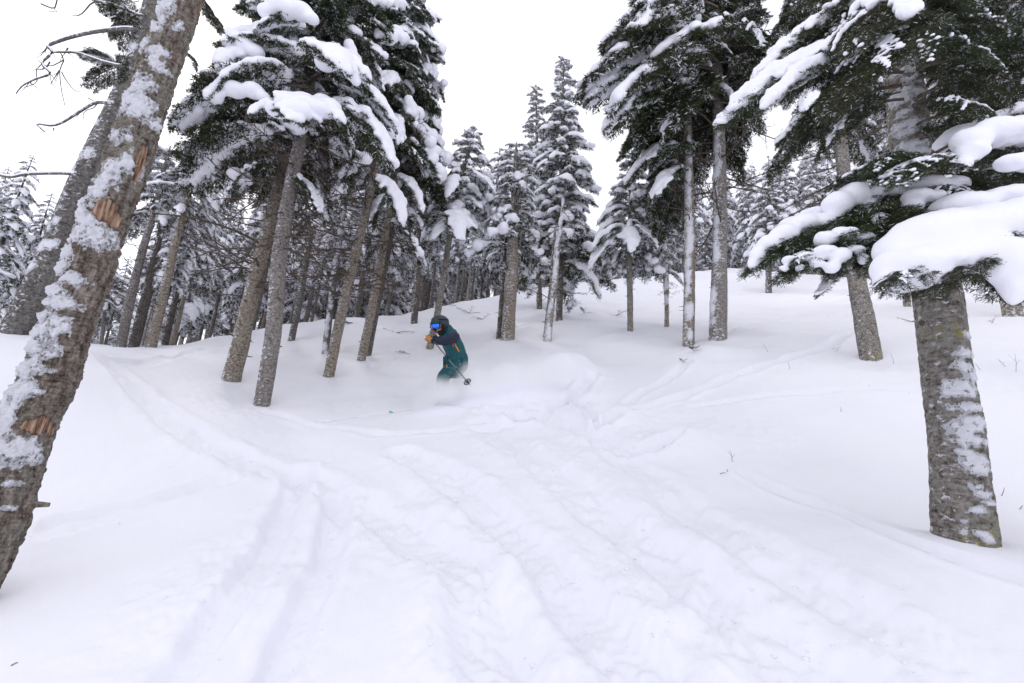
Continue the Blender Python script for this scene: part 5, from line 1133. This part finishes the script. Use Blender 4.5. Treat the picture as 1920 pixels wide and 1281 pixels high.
for sg in (-1, 1):
    A = Acc(); blob(A, headpt(1.45 * sg, -.38, .105), (.035, .035, .05), 2); obj('ear_pad', A.mesh('ear_pad', M_BLK, off=person.location), helm)
A = Acc(); tube(A, [headpt(1.4, -.55, .11), headpt(.7, -1.0, .115), headpt(0, -1.15, .118), headpt(-.7, -1.0, .115), headpt(-1.4, -.55, .11)], .006, 5); obj('chin_strap', A.mesh('chin_strap', M_BLK, off=person.location), helm)
# goggles
A = Acc(); na, nb = 15, 7; P_ = []
for i2 in range(nb):
    for j2_ in range(na):
        a = -.86 + 1.72 * j2_ / (na - 1); v = -1 + 2 * i2 / (nb - 1); b = -.15 + .27 * v * 1.22 * (1 - .25 * (a / .86) ** 4) + (.10 * math.exp(-(a / .2) ** 2) if v < -.6 else 0)
        P_.append(headpt(a, b, .124 + .006 * (1 - v * v)))
P_ = np.array(P_); a_, b_ = np.meshgrid(np.arange(nb - 1), np.arange(na - 1), indexing='ij'); Ql = np.stack([a_ * na + b_, a_ * na + b_ + 1, (a_ + 1) * na + b_ + 1, (a_ + 1) * na + b_], -1).reshape(-1, 4)
Pin = hc + (P_ - hc) * .95; A.add(np.concatenate([P_, Pin]), np.concatenate([Ql, Ql[:, ::-1] + len(P_)]))
A2 = Acc(); rim = [P_[j2_] for j2_ in range(na)] + [P_[i2 * na + na - 1] for i2 in range(1, nb)] + [P_[(nb - 1) * na + j2_] for j2_ in range(na - 2, -1, -1)] + [P_[i2 * na] for i2 in range(nb - 2, -1, -1)]
tube(A2, rim, .007, 6); gog = obj('goggles', A2.mesh('goggles', M_BLK, off=person.location), person); obj('lens', A.mesh('lens', M_LENS, off=person.location), gog)
A = Acc(); tube(A, [headpt(a, -.10 + .14 * (abs(a) - .85), .136) for a in np.linspace(.85, 2 * math.pi - .85, 26)], .010, 6); obj('strap', A.mesh('strap', M_BLK, off=person.location), gog)
# mouth
A = Acc(); blob(A, hc + face * .098 - np.array([0, 0, .078]), (.02, .02, .006), 2); obj('mouth', A.mesh('mouth', M_RED, off=person.location), person)
# gloves with five fingers closed round the grips
tipL = pix(882, 723, 6.35)
def glove(hand, wrist, axis, side):
    axis = axis / np.linalg.norm(axis); fwd = hand - wrist; fwd -= (fwd @ axis) * axis; fwd /= np.linalg.norm(fwd); out_ = np.cross(axis, fwd)
    V_ = [wrist, wrist + (hand - wrist) * .5, hand]; E_ = [(0, 1), (1, 2)]; Rr = [.042, .040, .036]
    g_ = skinned('glove', V_, E_, Rr, M_GRYG, person, cloth=.003)
    for q in range(4):
        base_ = hand + axis * (.033 - .022 * q) + out_ * .022 * side; Lf = [.9, 1.05, 1.0, .8][q]
        pts_ = [base_ - fwd * .01, base_ + fwd * .032 * Lf, base_ + fwd * .048 * Lf - out_ * .022 * side, base_ + fwd * .034 * Lf - out_ * .048 * side, base_ + fwd * .012 - out_ * .052 * side]
        skinned('finger', pts_, [(0, 1), (1, 2), (2, 3), (3, 4)], [.0125, .0125, .012, .0115, .010], M_TAN, g_, sub=1)
    tb = hand + axis * .035 - out_ * .01 * side - fwd * .015
    skinned('thumb', [tb, tb + axis * .018 + fwd * .022 - out_ * .022 * side, tb + axis * .012 + fwd * .05 - out_ * .022 * side], [(0, 1), (1, 2)], [.015, .0135, .011], M_TAN, g_, sub=1)
    A_ = Acc(); tube(A_, [wrist - (hand - wrist) * .35, wrist + (hand - wrist) * .1], [.052, .048], 12); obj('cuff', A_.mesh('cuff', M_BLK, off=person.location), g_)
    return g_
gl = glove(J['lh'], J['lw'], (J['lh'] - tipL), 1)
tipR = J['rh'] + R_ * .62 + F_ * .35 - np.array([0, 0, .45]); gr_ = glove(J['rh'], J['rw'], (J['rh'] - tipR), -1)
def pole(hand, tip, label):
    ax = hand - tip; L = np.linalg.norm(ax); ax = ax / L; T_ = empty('ski_pole', tip); tag(T_, label, 'ski pole')
    A_ = Acc(); tube(A_, [hand + ax * .02, tip + ax * .5, tip + ax * .06], [.0085, .0078, .006], 10); obj('shaft', A_.mesh('shaft', M_METAL, off=tip), T_)
    A_ = Acc(); tube(A_, [hand - ax * .075, hand - ax * .06, hand, hand + ax * .06, hand + ax * .075], [.012, .017, .015, .018, .012], 10); obj('grip', A_.mesh('grip', M_BLK, off=tip), T_)
    A_ = Acc(); tube(A_, [tip + ax * .075, tip], [.007, .002], 8); obj('tip', A_.mesh('tip', M_BLK, off=tip), T_)
    A_ = Acc(); s1 = np.cross(ax, [0, 0, 1]); s1 /= np.linalg.norm(s1); s2 = np.cross(ax, s1); c_ = tip + ax * .075
    ring = [c_ + (s1 * math.cos(q) + s2 * math.sin(q)) * .046 for q in np.linspace(0, 2 * math.pi, 17)]; tube(A_, ring, .006, 6, False)
    for q in range(6): tube(A_, [c_, c_ + (s1 * math.cos(q * math.pi / 3) + s2 * math.sin(q * math.pi / 3)) * .046], .0055, 5)
    obj('basket', A_.mesh('basket', M_BLK, off=tip), T_)
    A_ = Acc(); tube(A_, [hand + ax * .06, hand + ax * .02 + s1 * .05, hand - ax * .06 + s1 * .04, hand - ax * .03], .005, 5); obj('wrist_strap', A_.mesh('wrist_strap', M_BLK, off=tip), T_)
    for f0, f1, m_ in ((.52, .62, M_BLK), (.30, .33, M_BLK)):
        A_ = Acc(); tube(A_, [tip + ax * L * f0, tip + ax * L * f1], .0092, 10); obj('decal_band', A_.mesh('decal_band', m_, off=tip), T_)
pole(J['lh'], tipL, 'grey ski pole with dark round basket held in the near hand of the skier')
# zips laid on the cloth
from mathutils.bvhtree import BVHTree
def bvh(o_):
    me = o_.data; off = Vector(person.location); return BVHTree.FromPolygons([v.co + off for v in me.vertices], [p.vertices[:] for p in me.polygons])
bj = bvh(jacket); bt = bvh([c for c in person.children if c.name.startswith('trousers')][0]); bh = bvh(hem)
def zip_(pts_, bv, m_, r, parent, name):
    P = []
    for px, py in pts_:
        d = Vector(ray(px, py)).normalized(); hit = [b.ray_cast(Vector(CAM), d) for b in bv]; hit = [h for h in hit if h[0] is not None]
        if hit: P.append(np.array(min(hit, key=lambda h: h[3])[0]) - np.array(d) * .004)
    if len(P) > 1:
        A_ = Acc(); tube(A_, P, r, 6); obj(name, A_.mesh(name, m_, off=person.location), parent)
zip_([(852, 642), (854, 648), (857, 653), (861, 660)], [bj], M_ORG, .010, jacket, 'zip')
zip_([(849, 644), (850, 650)], [bj], M_ORG, .006, jacket, 'zip_pull')
zip_([(825, 646), (829, 656), (833, 668), (835, 680)], [bj], M_ORG, .007, jacket, 'front_zip')
zip_([(833, 675), (837, 678), (842, 681)], [bj, bh], M_RED, .007, jacket, 'cord')
zip_([(838, 684), (838, 690)], [bt, bh], M_ORG, .007, person, 'pocket_zip')
# skis under the powder, one tip breaking through
M_SKI = simple('ski_top', (.02, .36, .33), .4)
tp = ground_pt(731, 771, True) + np.array([0, 0, -.034])
for k, fo in enumerate((J['lf'], J['rf'])):
    f2 = fo.copy(); f2[2] = min(f2[2] - .10, Hs(f2[0], f2[1]) - .08)
    tip_ = tp if k == 0 else tp + np.array([.05, .32, -.06]); dr = f2 - tip_; Ld = np.linalg.norm(dr); dr /= Ld; sdv = np.cross(dr, [0, 0, 1]); sdv /= np.linalg.norm(sdv); upv = np.cross(sdv, dr)
    A = Acc(); n_ = 24; Vv = []
    for s_ in np.linspace(0, 1.72, n_):
        wd = .048 + .012 * abs(s_ / .86 - 1) ** 1.5; wd *= min(1, (s_ + .02) / .10) ** .5; c_ = tip_ + dr * s_ + upv * (.06 * max(0, 1 - s_ / .22) ** 2 - .03) * 1.0
        for a, b in ((-1, .006), (1, .006), (1, -.006), (-1, -.006)): Vv.append(c_ + sdv * wd * a + upv * b)
    Qs = [[i2 * 4 + a, i2 * 4 + (a + 1) % 4, i2 * 4 + 4 + (a + 1) % 4, i2 * 4 + 4 + a] for i2 in range(n_ - 1) for a in range(4)] + [[0, 3, 2, 1], [n_ * 4 - 4, n_ * 4 - 3, n_ * 4 - 2, n_ * 4 - 1]]
    A.add(np.array(Vv), np.array(Qs)); sk_ = empty('ski', tip_); tag(sk_, 'teal ski whose tip just breaks through the snow left of the skier' if k == 0 else 'ski of the far foot buried in the powder beneath the skier', 'ski')
    obj('ski_body', A.mesh('ski_body', M_SKI, False, off=tip_), sk_)
    A = Acc(); tube(A, [f2 + upv * .01 - dr * .12, f2 + upv * .02 + dr * .2], .025, 8); obj('binding', A.mesh('binding', M_BLK, off=tip_), sk_)

# ================================================================== POWDER THROWN UP BY THE SKIS
PUFF = [(836, 730, 6.82, .17, 2.6), (818, 734, 6.85, .22, 2.6), (846, 742, 6.9, .27, 2.6), (868, 722, 7.12, .20, 2.2), (882, 738, 7.02, .28, 2.4), (905, 722, 6.95, .34, 2.0), (950, 716, 7.0, .36, 1.6), (1000, 706, 7.1, .36, 1.3), (1050, 696, 7.2, .32, 1.0), (800, 756, 6.8, .26, 1.6), (880, 702, 6.95, .20, 1.4)]
pc = [pix(a, b, c) for a, b, c, *_ in PUFF]; A = Acc()
for p_, q in zip(pc, PUFF): blob(A, p_, (q[3] * 1.6,) * 3, 2)
V_, Q_, T_ = remeshed(A, .08, 4)
mv = bpy.data.materials.new('powder_cloud'); mv.use_nodes = True; t_ = mv.node_tree; t_.nodes.clear()
o_ = t_.nodes.new('ShaderNodeOutputMaterial'); pv = t_.nodes.new('ShaderNodeVolumePrincipled'); t_.links.new(pv.outputs[0], o_.inputs['Volume'])
pv.inputs['Color'].default_value = (.997, .997, 1, 1); pv.inputs['Anisotropy'].default_value = .1
c_ = t_.nodes.new('ShaderNodeTexCoord'); acc = None
org = pc[2]
for p_, q in zip(pc, PUFF):
    d_ = t_.nodes.new('ShaderNodeVectorMath'); d_.operation = 'DISTANCE'; t_.links.new(c_.outputs['Object'], d_.inputs[0]); d_.inputs[1].default_value = tuple(p_ - org)
    e = math_(t_, 'POWER', 2.718, math_(t_, 'MULTIPLY', math_(t_, 'MULTIPLY', d_.outputs['Value'], d_.outputs['Value']), -1 / (q[3] * .58) ** 2)); e = math_(t_, 'MULTIPLY', e, q[4])
    acc = e if acc is None else math_(t_, 'ADD', acc, e)
nz = t_.nodes.new('ShaderNodeTexNoise'); nz.inputs['Scale'].default_value = 5.5; nz.inputs['Detail'].default_value = 4; t_.links.new(c_.outputs['Object'], nz.inputs['Vector'])
dn = math_(t_, 'MULTIPLY', math_(t_, 'MAXIMUM', math_(t_, 'SUBTRACT', math_(t_, 'MULTIPLY', acc, math_(t_, 'ADD', math_(t_, 'MULTIPLY', nz.outputs['Fac'], 2.2), -.35)), .06), 0), 7.0)
t_.links.new(dn, pv.inputs['Density'])
o_ = obj('powder_cloud', mesh('powder_cloud', V_ - org, quads=Q_, tris=T_, mats=[mv])); o_.location = Vector(org); tag(o_, 'white cloud of powder snow thrown up round the legs of the skier', 'snow spray', kind='stuff')
rg = np.random.default_rng(8); A = Acc(); V0 = np.array([[1, 0, -.4], [-.6, .9, -.4], [-.6, -.9, -.4], [0, 0, 1.0]]); F0 = np.array([[0, 1, 3], [1, 2, 3], [2, 0, 3], [0, 2, 1]])
n_ = 3200; sel = rg.choice(len(pc), n_, p=np.array([.05, .05, .2, .1, .12, .1, .1, .09, .05, .05, .09])); P = np.array(pc)[sel] + rg.normal(size=(n_, 3)) * np.array([q[3] for q in PUFF])[sel][:, None] * .62
hgt = H(P[:, 0], P[:, 1]); P = P[P[:, 2] > hgt + .01]; sz = rg.uniform(.0014, .0048, len(P)) ** 1.0
VV = (P[:, None] + V0[None] * sz[:, None, None]).reshape(-1, 3); A.add(VV, None, (F0[None] + np.arange(len(P))[:, None, None] * 4).reshape(-1, 3))
o_ = obj('snow_crystals', A.mesh('snow_crystals', M_SNOW, False, off=org)); o_.location = Vector(org); tag(o_, 'loose flecks of snow flying round the legs of the skier', 'snow spray', kind='stuff')
